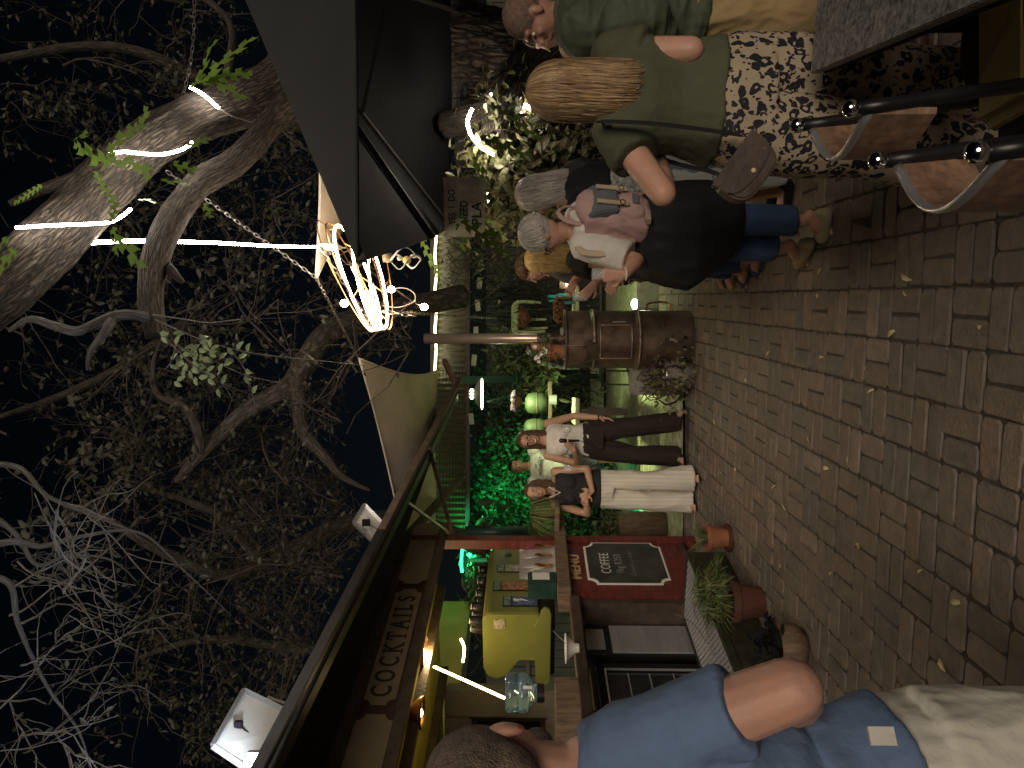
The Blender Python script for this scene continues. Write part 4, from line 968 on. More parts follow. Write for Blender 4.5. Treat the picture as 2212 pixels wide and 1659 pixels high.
# chains
def chain_mb(a, b, sag=0, L=.055, wd=.011, th=.0035):
    a = V(a); b = V(b); d = (b - a).length; n = max(2, int(d / (L * .72))); mb = MB()
    pts = [a + (b - a) * i / n - V((0, 0, sag * sin(pi * i / n))) for i in range(n + 1)]
    for i in range(n):
        t = (pts[i + 1] - pts[i]).normalized(); s_, u_ = frame(t); w_ = s_ if i % 2 else u_; c = (pts[i] + pts[i + 1]) / 2; ring = []
        for k in range(8): q = 2 * pi * k / 8; ring.append(c + t * cos(q) * L * .5 + w_ * sin(q) * wd)
        for k in range(8): mb.tube([ring[k], ring[(k + 1) % 8]], th, 4, cap=False)
    return mb
def chain(a, b, label, **k): return tag(chain_mb(a, b, **k).build('chain', M_chain), label, 'chain')
R1 = A(683, 600, 5.0); CH = A(770, 600, 4.8)
chain(R1, A(775, 775, 6.1), 'long chain from the ring at the sail corner down to the far sail')
chain(A(360, 370, 4.9), R1, 'chain from the thick tree limb down to the sail corner')
chain(A(420, 0, 5.0), A(370, 285, 5.0), 'slack chain above the umbrella near the thick limb', sag=.05)
chain(A(822, 672, 4.9), A(1072, 688, 7.6), 'rusty chain holding the succulent basket below the chandelier')
chain(A(826, 672, 4.75), A(898, 683, 4.75), 'short doubled chain hanging below the chandelier')
# chandelier: spiral of rope light on wire hoops
ch = thing('rope_light_chandelier', 'glowing spiral chandelier of light rope wound on wire hoops', 'chandelier', A(700, 532, 4.8))
def cpt(a, x, rx, dy, tilt):      # point on a tilted hoop, x = picture height, rx = radius m
    c = A(x, 600, 4.8); return c + V((rx * cos(a), rx * sin(a) * .95, -tilt * rx * cos(a) * -1))
def hoop(x, rx, tilt, yc=600, a0=0, a1=2 * pi, n=48):
    c = A(x, yc, 4.8)
    return [c + V((rx * cos(a), rx * sin(a), tilt * cos(a) * rx)) for a in [a0 + (a1 - a0) * i / n for i in range(n + 1)]]
for (x, rx, tl, yc) in ((762, .36, .42, 600), (800, .345, .25, 602), (824, .335, .12, 604), (748, .37, .45, 598)):
    MB().tube(hoop(x, rx, tl, yc), .005, 5).build('hoop', M_copper, ch)
sp = []
for i in range(150):
    u = i / 149; a = 2 * pi * 2.6 * u + 1.2; x = 752 + 70 * u; rx = .355 - .03 * u; c = A(x, 600 + 3 * u, 4.8)
    sp.append(c + V((rx * cos(a), rx * sin(a), (.44 - .34 * u) * cos(a) * rx)))
MB().tube(sp, .0088, 8).build('light_rope', M_led, ch, smooth=True)
f = MB()
for k in range(9):
    a = k * 2 * pi / 9; f.tube([hoop(762, .36, .42, 600, a, a + .01, 1)[0], hoop(800, .345, .25, 602, a + .3, a + .31, 1)[0], hoop(824, .335, .12, 604, a, a + .01, 1)[0]], .0035, 4)
f.build('cage_wire', M_copper, ch); top = A(690, 533, 4.8)
f = MB()
for k in range(3):
    q = chain_mb(top, hoop(758, .36, .42, 600, .8 + k * 2.1, 1, 1)[0]); b = len(f.v); f.v += q.v; f.f += [[i + b for i in x] for x in q.f]
f.build('hanger_chain', M_chain, ch)
MB().tube([top, A(722, 534, 4.8)], .018, 10).build('light_core', M_led, ch)
LR = smooth_path([A(40, 531, 4.5), A(150, 527, 4.6), A(280, 521, 4.7), (A(450, 524, 4.8)), A(600, 532, 4.8), A(690, 533, 4.8)], 8)
tag(MB().tube(LR, lerps([.014, .013, .010, .007], len(LR)), 8).build('light_rope', M_ledw, smooth=True), 'bright rope light running straight down from the limb to the chandelier', 'light rope')
# spinner ornament
so_ = A(832, 560, 4.6); sn = thing('wind_spinner', 'twisted metal wind spinner with a yellow ball under the chandelier', 'ornament', so_ - V((0, 0, .3)))
MB().lathe(A(838, 556, 4.6), [(0, .035), (.03, .03), (.034, 0), (.026, -.03), (0, -.034)], 18).build('cap', M_cream, sn, smooth=True)
c = A(878, 560, 4.6)
for k in range(3):
    f = []; 
    for i in range(25):
        t = i / 24; a = k * 2.1 + t * 3.6; rr = .075 * sin(pi * t) ** .8; f.append(c + V((rr * cos(a), rr * sin(a), .115 - .21 * t)))
    MB().tube(f, .007, 6, flat=.3).build('spiral_blade', M_white, sn, smooth=True)
MB().ell(A(879, 562, 4.6), (.027, .027, .027)).build('ball', mat('yellow_ball', (.75, .55, .18), .3), sn, smooth=True)
MB().ell(A(864, 558, 4.6), (.015, .015, .02)).build('bead', M_white, sn, smooth=True); MB().ell(A(893, 553, 4.6), (.012, .012, .022)).build('bead', M_white, sn, smooth=True)
# bulbs
bp_ = [(845, 625, 5.6, 'glowing bulb hanging just below the chandelier rings'), (916, 663, 5.4, 'lowest glowing bulb, at the end of the looped cable'), (744, 655, 5.0, 'glowing bulb at the left rim of the chandelier')]
for x, y, D, lb in bp_:
    p = A(x, y, D); t = thing('bulb', lb, 'light bulb', p); MB().ell(p, (.026, .026, .03)).build('glass', M_bulb, t, smooth=True); MB().lathe(p + V((0, 0, .02)), [(0, .04), (.014, .04), (.014, 0), (0, 0)], 10).build('cap', M_blackm, t)
cb = MB(); cb.tube(smooth_path([A(826, 628, 5.3), A(870, 622, 5.3), A(895, 634, 5.3), A(893, 652, 5.3), A(860, 664, 5.3), A(826, 660, 5.3)], 8), .005, 5)
cb.tube(smooth_path([A(893, 652, 5.3), A(903, 658, 5.35), A(912, 662, 5.4)], 4), .004, 4); tag(cb.build('bulb_cable', M_chain, smooth=True), 'looped cable carrying the bulbs under the chandelier', 'cable')

# ================================================================ TREES
mt = thing('great_tree', 'huge rough barked tree leaning over the courtyard, wrapped in light rope', 'tree', (2.6, 6.0, 0))
def limb(P, rr, name, n=40, k=10, m=M_bark, parent=mt, rough=.16, seed=0):
    pts = smooth_path(P, k); rad = lerps(rr, len(pts))
    return MB().tube(pts, rad, n, rough=rough, seed=seed).build(name, m, parent, smooth=True)
trk = limb([A(1300, 60, 5.6), A(1180, 95, 5.6), A(1080, 105, 5.5), A(960, 95, 5.5), A(850, 110, 5.6), A(740, 140, 5.6), A(650, 165, 5.5), A(600, 190, 5.3), A(484, 236, 5.0), A(400, 266, 4.8), A(318, 315, 4.7), A(232, 395, 4.6), A(130, 500, 4.5), A(50, 575, 4.4), A(-60, 660, 4.3)],
     [.30, .26, .28, .30, .30, .30, .25, .20, .155, .15, .155, .16, .17, .185, .21], 'trunk', n=64, k=14, seed=2)
limb([A(655, 165, 5.4), A(640, 215, 5.1), A(590, 262, 5.0), A(551, 309, 4.9), A(502, 353, 4.8), A(439, 390, 4.7), A(402, 431, 4.65), A(365, 485, 4.55), A(333, 570, 4.45), A(325, 650, 4.35), A(340, 725, 4.3)],
     [.14, .12, .085, .08, .085, .09, .085, .085, .08, .07, .065], 'limb', n=36, seed=5)
limb([A(350, 500, 4.5), A(352, 560, 4.5), A(375, 590, 4.45), A(395, 610, 4.45)], [.04, .035, .03, .015], 'broken_branch', n=16, seed=8)
limb([A(330, 690, 4.3), A(290, 680, 4.2), A(240, 685, 4.1), (A(170, 715, 4.0)), A(120, 705, 4.0), A(65, 690, 4.0), A(20, 715, 4.0)], [.035, .03, .03, .028, .025, .02, .012], 'branch', n=18, m=M_bark3, seed=3)
limb([A(240, 690, 4.1), A(225, 720, 4.0), A(195, 760, 4.0), A(188, 800, 4.0)], [.028, .022, .015, .005], 'branch', n=14, m=M_bark3, seed=4)
limb([A(420, 265, 4.8), A(340, 270, 4.7), A(260, 320, 4.6), A(200, 370, 4.5), A(90, 410, 4.5), A(20, 440, 4.4)], [.06, .055, .05, .045, .035, .02], 'limb', n=20, seed=6)
limb([A(1190, 100, 5.4), A(1130, 160, 5.2), A(1100, 230, 5.0), A(1070, 300, 4.9)], [.18, .15, .12, .10], 'fork', n=36, seed=9)
fk = thing('forked_trunk', 'gnarled forked trunk with an oval hollow ringed by light rope', 'tree', G(1500, 300) + V((0, 1.4, 0)))
limb([A(1330, 300, 5.3), A(1240, 270, 5.2), A(1150, 240, 5.1), A(1090, 235, 5.05), A(1020, 255, 5.1), A(960, 270, 5.2)], [.17, .16, .13, .09, .10, .09], 'trunk', parent=fk, n=36, seed=12)
limb([A(1180, 290, 5.3), A(1110, 330, 5.3), A(1040, 335, 5.3), A(985, 345, 5.3)], [.10, .09, .09, .08], 'limb', parent=fk, n=28, seed=13)
lg = thing('hanging_log', 'weathered log beam beside the great tree', 'beam', A(993, 300, 4.6)); limb([A(992, 180, 5.5), A(993, 250, 5.4), A(997, 315, 5.3)], [.05, .055, .05], 'log', parent=lg, n=18, m=M_bark3, seed=14)
pc = MB()
for i in range(5): pc.bar(A(985 + i * 9, 200, 6.4), A(1000 + i * 14, 262, 6.2), .04, .03)
tag(pc.build('plank_stack', M_wood), 'stack of brown planks behind the log beam', 'planks')
ws = thing('lettered_sign', 'chipped white board lettered YES I DO NEED PLA, hung among vines', 'sign', A(1000, 440, 4.6))
qc = A(1003, 448, 4.6); sx_ = V((.985, -.17, 0)).normalized(); sz = V((.02, 0, 1)).normalized(); sn_ = sx_.cross(sz).normalized()
MS = axes(qc, sx_, sz, sn_); MB().box((0, 0, 0), (.37, .26, .014), MS.to_3x3()).build('x', M_white, None) if False else None
f = MB().box((0, 0, 0), (.37, .26, .014)); me = f.mesh(); me.transform(MS); link(me, 'board', mat('chipped_white', (.78, .74, .64), .7, nz=.3, nsc=14), ws, smooth=False)
def st(s, sz_, x, y, sxx): text(s, sz_, MS @ Matrix.Translation((x, y, .0085)), M_can, ws, 'lettering', .001, sxx, 1.05, .0012)
st('YES  I  DO', .062, 0, .078, .75); st('NEED', .07, -.03, .0, .8); st('PLA', .09, -.04, -.082, .95)
# light ropes on the trees
def rope(P, label, r=.0095, m=M_ledw, k=6): return tag(MB().tube(smooth_path(P, k), r, 8).build('light_rope', m, smooth=True), label, 'light rope')
rope([A(35, 492, 4.2), A(110, 487, 4.2), A(190, 484, 4.25), A(235, 480, 4.3), A(262, 468, 4.35), A(282, 452, 4.5)], 'bright light rope around the thick limb near the picture edge')
rope([A(238, 332, 4.45), A(270, 328, 4.4), A(320, 333, 4.42), A(360, 332, 4.45), A(395, 322, 4.5), A(415, 308, 4.6)], 'bright light rope around the middle of the thick limb')
rope([A(410, 188, 4.65), A(440, 205, 4.7), A(473, 234, 4.75)], 'short bright light rope around the limb beside the umbrella')
rope([A(1060, 205, 5.08), A(1095, 217, 5.0), A(1145, 232, 4.92)], 'bright light rope over the crotch of the tree behind the woman in green', .013, M_ledt)
rope([A(1095, 212, 5.0), A(1125, 185, 5.12), A(1165, 150, 5.12)], 'bright light rope slanting up the great trunk', .009, M_ledt)
rope([A(1020, 235, 4.7), A(1010, 262, 4.7), A(1018, 292, 4.7), A(1040, 318, 4.7), A(1066, 334, 4.7)], 'curved bright light rope around the tree hollow', .010, M_ledt)
tag(MB().tube(smooth_path([A(473, 234, 4.75), A(500, 250, 4.75), A(545, 264, 4.85)], 5), .005, 5).build('cable', M_chain), 'thin cable from the light rope along the limb', 'cable')
# fishbone cactus leaves
def fishbone(P, W, rnd):
    pts = smooth_path(P, 5); L = sum((pts[i + 1] - pts[i]).length for i in range(len(pts) - 1)); n = max(5, int(L / (W * .42)))
    mb = MB(); N_ = len(pts) - 1
    def at_(t): i = min(int(t * N_), N_ - 1); return pts[i] + (pts[i + 1] - pts[i]) * (t * N_ - i), (pts[i + 1] - pts[i]).normalized()
    s0 = None; rn = V((rnd.gauss(0, .5), rnd.gauss(-1, .3), rnd.gauss(0, .5)))
    for i in range(n):
        t0, t1 = i / n, (i + 1) / n; a, d = at_(t0); b, _ = at_(min(t1, .999)); sd = d.cross(rn).normalized()
        w0 = W * .10; mb.add([a - sd * w0, a + sd * w0, b + sd * w0, b - sd * w0], [(0, 1, 2, 3)])
        sg = 1 if i % 2 else -1; k = (.6 + .4 * sin(pi * t0)) * (1 - .4 * t0); tip = a + (b - a) * .9 + sd * sg * W * .62 * k + d * W * .12
        mid = a + (b - a) * .95 + sd * sg * W * .44 * k; st_ = a + sd * sg * w0; en = b + sd * sg * w0
        mb.add([st_ - d * W * .05, a + sd * sg * W * .46 * k + d * W * .02, tip, tip + d * W * .07, mid + d * W * .05, en], [(0, 1, 2, 3, 4, 5)])
    return mb
rc = random.Random(9)
FB = [([(415, 190), (440, 150), (450, 110), (470, 85)], 4.4, .10), ([(445, 175), (470, 140), (510, 110), (548, 80)], 4.4, .13), ([(430, 170), (460, 175), (500, 195), (530, 215)], 4.4, .09), ([(425, 178), (470, 165), (510, 160), (545, 160)], 4.5, .09),
      ([(230, 350), (250, 310), (285, 280), (305, 270), (318, 230)], 4.3, .085), ([(235, 350), (205, 340), (170, 320)], 4.2, .12), ([(235, 350), (270, 350), (305, 360), (325, 385)], 4.2, .10), ([(180, 325), (160, 305), (190, 285)], 4.2, .07),
      ([(240, 480), (248, 440), (220, 400), (205, 370)], 4.2, .06), ([(245, 490), (250, 520), (250, 550)], 4.2, .06), ([(250, 515), (280, 540), (305, 580)], 4.2, .10), ([(300, 430), (330, 435), (365, 450)], 4.3, .085), ([(375, 355), (400, 362), (425, 368)], 4.3, .085), ([(350, 390), (390, 395), (410, 400)], 4.3, .06),
      ([(405, 315), (435, 305), (455, 298)], 4.3, .06), ([(440, 440), (450, 455), (455, 470)], 4.3, .06), ([(35, 540), (15, 560), (-10, 590)], 4.1, .10), ([(20, 515), (0, 530), (-10, 545)], 4.1, .09), ([(910, 500), (920, 540), (945, 590), (945, 600)], 4.9, .055),
      ([(1000, 480), (1030, 500), (1060, 525), (1100, 550)], 4.5, .095), ([(985, 460), (1020, 478), (1055, 500), (1075, 508)], 4.6, .085), ([(990, 470), (1040, 470), (1060, 480), (1095, 520)], 4.6, .06), ([(985, 485), (1000, 510), (1000, 540)], 4.6, .06),
      ([(1015, 260), (1040, 290), (1065, 300), (1100, 300)], 4.6, .09), ([(1060, 225), (1100, 250), (1150, 290), (1170, 305)], 4.5, .06), ([(970, 210), (1010, 215), (1040, 215), (1062, 212)], 4.6, .05), ([(1040, 300), (1080, 310), (1120, 330), (1150, 335)], 4.5, .085), ([(90, 400), (60, 420), (30, 440)], 4.3, .05), ([(1020, 340), (1040, 370), (1045, 400)], 4.6, .08), ([(975, 400), (1010, 420), (1030, 400)], 4.6, .08)]
for P, D, W in FB:
    mb = fishbone([A(x, y, D + .05 * i) for i, (x, y) in enumerate(P)], W, rc)
    o = mb.build('fishbone_leaf', M_cactus); xy = P[0]; where = 'beside the umbrella edge' if xy[0] > 400 and xy[1] < 200 else 'on the thick roped limb' if xy[0] < 500 else 'below the lettered sign' if xy[1] > 390 else 'around the tree hollow'
    tag(o, 'zigzag edged green cactus leaf hanging ' + where, 'cactus leaf', 'zigzag cactus leaves on the trees')

# ---- background trees
def low(p):
    x = 1140 - (p.z - 1.6) / max(p.y, .5) * 1550; y = 829.5 - p.x / max(p.y, .5) * 1550
    if 750 < x < 960 and 765 < y < 1120: return True
    return x > min(900, 715 + (1310 - y) * .516)
def twigs(mb, lf, p, d, L, r, depth, rnd, leafn=2, LS=.06, cur=.35, grav=-.1):
    if low(V(p)): return
    n = 5; P = [V(p)]; d = V(d).normalized()
    for i in range(n):
        d = (d + V((rnd.gauss(0, cur), rnd.gauss(0, cur), rnd.gauss(0, cur) + grav)) * .5).normalized(); P.append(P[-1] + d * L / n)
        if low(P[-1]): d.z = abs(d.z) + .3; d.normalize(); P[-1] = P[-2] + d * L / n
    mb.tube(P, lerps([r, r * .5], len(P)), 5 if r > .012 else 3, cap=False)
    if depth <= 1:
        for k in range(leafn):
            q = P[rnd.randint(1, n)]; lf.leaf(q, V((rnd.gauss(0, 1), rnd.gauss(0, 1), rnd.gauss(-.2, .8))), V((rnd.gauss(0, 1), rnd.gauss(0, 1), .5)), LS * rnd.uniform(.6, 1.3), LS * .5)
    if depth > 0:
        for k in range(rnd.choice((2, 3, 3))):
            i = rnd.randint(1, n); s_ = V((rnd.gauss(0, 1), rnd.gauss(0, 1), rnd.gauss(0, .8))).normalized()
            dd = (d + s_ * 1.1).normalized(); twigs(mb, lf, P[i], dd, L * rnd.uniform(.55, .85), max(.0022, r * .58), depth - 1, rnd, leafn, LS, cur, grav)
def tree(name, label, limbs, starts, mats, seed, leafn=2, LS=.06, n=34, base=None, depth=3):
    rnd = random.Random(seed); t = thing(name, label, 'tree', base or limbs[0][0][0]); lfm = M_treeleaf
    for i, (P, rr) in enumerate(limbs): limb(P, rr, 'trunk' if i == 0 else 'limb', n=18, k=7, m=mats[0], parent=t, seed=seed + i)
    mb = MB(); lf = MB()
    for (x, y, D, dx, dy, L, r) in starts:
        p = A(x, y, D); q = A(x + dx, y + dy, D + rnd.uniform(-.8, .8)); twigs(mb, lf, p, q - p, L, r, depth, rnd, leafn, LS)
    mb.build('twigs', mats[1], t, smooth=True); lf.build('leaves', lfm, t)
    return t
r5 = random.Random(33)
T1 = [([A(1000, 640, 8.8), A(850, 670, 8.2), A(775, 690, 7.8), A(705, 722, 7.5), A(655, 790, 7.3), A(620, 840, 7.2), A(545, 880, 7.0), A(480, 935, 6.9), A(430, 985, 6.8), A(380, 1040, 6.8)], [.14, .13, .125, .12, .115, .11, .09, .075, .06, .03]),
      ([A(640, 815, 7.2), A(645, 870, 7.2), A(655, 930, 7.1), A(700, 985, 7.0), A(740, 1030, 7.0), A(800, 1060, 7.0)], [.08, .07, .065, .05, .035, .012]),
      ([A(430, 985, 6.8), A(430, 940, 6.7), A(400, 880, 6.6), A(340, 850, 6.6), A(330, 790, 6.6), A(350, 730, 6.6)], [.05, .045, .04, .03, .02, .008])]
st1 = []
for i in range(40):
    st1.append((r5.uniform(330, 900), r5.uniform(640, 1130), r5.uniform(6.2, 8.6), r5.uniform(-60, 60), r5.uniform(-40, 80), r5.uniform(.7, 1.5), r5.uniform(.008, .02)))
tree('bare_tree', 'crooked brown tree with dense bare twigs behind the chandelier', T1, st1, (M_bark2, M_twig), 41, 2, .055)
T2 = [([A(1050, 1180, 9.5), A(820, 1120, 8.8), A(640, 1180, 8.2), A(500, 1240, 7.6), A(330, 1180, 7.0), A(180, 1080, 6.6)], [.13, .11, .09, .07, .05, .02]), ([A(560, 1210, 7.8), A(480, 1120, 7.4), A(400, 1080, 7.2), A(250, 1040, 7.0)], [.05, .04, .03, .01])]
st2 = []
for i in range(36):
    st2.append((r5.uniform(330, 800), r5.uniform(1010, 1330), r5.uniform(6.0, 9.0), r5.uniform(-60, 60), r5.uniform(-80, 80), r5.uniform(.7, 1.5), r5.uniform(.007, .018)))
tree('bare_tree', 'tangled twiggy tree rising above the kiosk awning', T2, st2, (M_bark2, M_twig), 43, 2, .06)
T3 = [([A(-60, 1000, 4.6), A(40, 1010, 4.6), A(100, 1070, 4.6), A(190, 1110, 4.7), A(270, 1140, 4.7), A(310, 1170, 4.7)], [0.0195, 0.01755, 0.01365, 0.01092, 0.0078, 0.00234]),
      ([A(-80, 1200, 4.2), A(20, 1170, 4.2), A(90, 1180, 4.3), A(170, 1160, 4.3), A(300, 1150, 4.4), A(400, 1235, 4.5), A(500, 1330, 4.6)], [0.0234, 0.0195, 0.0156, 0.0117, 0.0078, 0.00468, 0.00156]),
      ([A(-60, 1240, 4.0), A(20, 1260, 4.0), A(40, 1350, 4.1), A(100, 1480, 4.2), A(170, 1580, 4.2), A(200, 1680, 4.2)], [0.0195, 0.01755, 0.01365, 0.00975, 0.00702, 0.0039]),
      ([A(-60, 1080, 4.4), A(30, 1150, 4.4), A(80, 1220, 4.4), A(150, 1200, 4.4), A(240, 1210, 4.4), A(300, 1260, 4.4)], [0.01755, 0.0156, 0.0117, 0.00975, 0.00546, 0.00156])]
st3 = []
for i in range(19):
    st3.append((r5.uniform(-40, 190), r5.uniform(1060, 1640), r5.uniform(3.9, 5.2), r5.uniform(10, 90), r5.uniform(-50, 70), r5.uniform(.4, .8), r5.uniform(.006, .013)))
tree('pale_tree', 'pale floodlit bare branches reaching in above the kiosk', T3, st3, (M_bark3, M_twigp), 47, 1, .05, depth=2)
T4 = [([A(760, 300, 9.4), A(600, 260, 8.8), A(350, 130, 8.0), (A(200, 100, 7.6)), A(40, 120, 7.2), A(-60, 140, 7)], [.08, .07, .06, .05, .04, .03]), ([A(480, 200, 8.2), A(500, 60, 8.0), A(420, -20, 8.0)], [.05, .04, .03])]
st4 = []
for i in range(34):
    st4.append((r5.uniform(-20, 640), r5.uniform(-10, 560), r5.uniform(6.4, 9.0), r5.uniform(-60, 60), r5.uniform(-60, 60), r5.uniform(.6, 1.3), r5.uniform(.006, .018)))
tree('bare_tree', 'twiggy dark tree behind the thick roped limb', T4, st4, (M_bark2, M_twig), 53, 3, .07)
st5 = []
for i in range(22):
    st5.append((r5.uniform(0, 420), r5.uniform(640, 1040), r5.uniform(6.4, 8.2), r5.uniform(-60, 60), r5.uniform(-60, 60), r5.uniform(.6, 1.2), r5.uniform(.006, .014)))
tree('leafy_tree', 'leafy twigged tree filling the dark between limb and pale branches', [([A(400, 700, 8.4), A(250, 800, 7.8), A(120, 860, 7.4), A(0, 900, 7.0)], [.07, .05, .04, .02])], st5, (M_bark2, M_twig), 59, 3, .08)
st6 = []
for i in range(12):
    st6.append((r5.uniform(200, 560), r5.uniform(1300, 1600), r5.uniform(7.5, 9.5), r5.uniform(-60, 60), r5.uniform(-60, 60), r5.uniform(.6, 1.1), r5.uniform(.006, .012)))
tree('leafy_tree', 'dim leafy tree in the dark above the solar panel', [([A(900, 1420, 11), A(650, 1400, 9.6), A(450, 1380, 9.0), A(300, 1420, 8.6)], [.09, .07, .05, .02])], st6, (M_bark2, M_twig), 61, 4, .08)
# near leafy sprig with long thin stems
sg = thing('leafy_sprig', 'thin leafy sprigs springing from the cut limb end', 'branch', A(340, 725, 4.2)); f = MB(); lf = MB()
for P in ([(335, 690), (400, 720), (470, 745), (560, 765), (700, 780), (790, 790)], [(340, 715), (390, 750), (440, 770), (530, 810), (610, 828)], [(345, 720), (420, 790), (480, 830), (500, 860)], [(330, 680), (400, 690), (450, 697), (520, 690)], [(500, 758), (530, 800), (545, 850), (555, 895)], [(380, 745), (370, 780), (355, 800)]):
    pts = smooth_path([A(x, y, 4.2 + .1 * i) for i, (x, y) in enumerate(P)], 4); f.tube(pts, lerps([.005, .0018], len(pts)), 4)
    for i in range(len(pts)):
        if r5.random() < .35 and i < len(pts) * .75: lf.leaf(pts[i], V((r5.gauss(0, 1), r5.gauss(0, .5), r5.gauss(-.6, .6))), V((0, -1, .3)), .07, .035)
for k in range(46):
    p = A(r5.gauss(425, 28), r5.gauss(778, 22), 4.35); lf.leaf(p, V((r5.gauss(0, 1), r5.gauss(0, .5), r5.gauss(-.6, .6))), V((0, -1, .3)), .06, .034)
f.build('stems', M_twigp, sg); lf.build('leaves', mat('pale_green_leaf', (.22, .28, .14), .5, nz=.3), sg)

# ================================================================ SOLAR PANELS, FLOODLIGHT
def spanel(C4, label, thick, cable):
    t = thing('solar_panel', label, 'solar panel', C4[2]); n = (C4[1] - C4[0]).cross(C4[3] - C4[0]).normalized()
    if n.y > 0: n = -n
    c = sum(C4, V()) / 4; inn_ = [c + (p - c) * .94 - n * 0 for p in C4]
    MB().prism([p - n * .005 for p in inn_], -n * .02).build('backsheet', M_panel, t)
    for i in range(4): MB().bar(C4[i], C4[(i + 1) % 4], .03, .03).build('frame', M_alu, t)
    return t, n
q = [A(528, 1492, 4.3), A(461, 1612, 3.8), A(600, 1705, 3.7), A(668, 1560, 4.2)]
t, n = spanel(q, 'large white backed solar panel tilted above the kiosk roof near the viewer', .03, 0)
jb = A(515, 1565, 4.0); MB().box(jb, (.04, .03, .045)).build('junction_box', M_blackm, t, bevel=.004)
MB().tube(smooth_path([jb, A(545, 1590, 3.98), A(580, 1620, 3.98), A(590, 1650, 4.0)], 5), .005, 6).build('cable', M_blackm, t); MB().bar(A(576, 1508, 4.3), A(636, 1530, 4.3), .03, .02).build('support', M_alu, t)
q = [A(788, 1090, 7.0), A(764, 1130, 6.8), A(810, 1175, 6.6), A(836, 1140, 6.9)]
t, n = spanel(q, 'small white backed solar panel behind the awning edge', .03, 0); MB().box(A(791, 1129, 6.72), (.06, .04, .07)).build('junction_box', M_blackm, t)
MB().tube(smooth_path([A(791, 1129, 6.7), A(810, 1140, 6.7), A(822, 1150, 6.7)], 4), .005, 5).build('cable', M_blackm, t)
fl = A(548, 1652, 3.5); t = thing('floodlight', 'cool white floodlight glowing beside the large solar panel', 'floodlight', fl)
MB().box(fl, (.07, .05, .08)).build('lens', M_flood, t, bevel=.006); MB().box(fl + V((.0, .045, 0)), (.085, .04, .10)).build('housing', M_alu, t, bevel=.006)
def spot(name, loc, tgt, e, col, size, soft=.05, blend=.6):
    l = bpy.data.lights.new(name, 'SPOT'); l.energy = e; l.color = col; l.spot_size = R(size); l.spot_blend = blend; l.shadow_soft_size = soft
    o = bpy.data.objects.new(name, l); COL.objects.link(o); o.location = loc; o.rotation_euler = (V(tgt) - V(loc)).to_track_quat('-Z', 'Y').to_euler()
spot('floodlight_beam', fl + V((0, -.06, .02)), A(60, 1250, 4.6), 45, (.80, .90, 1), 120)
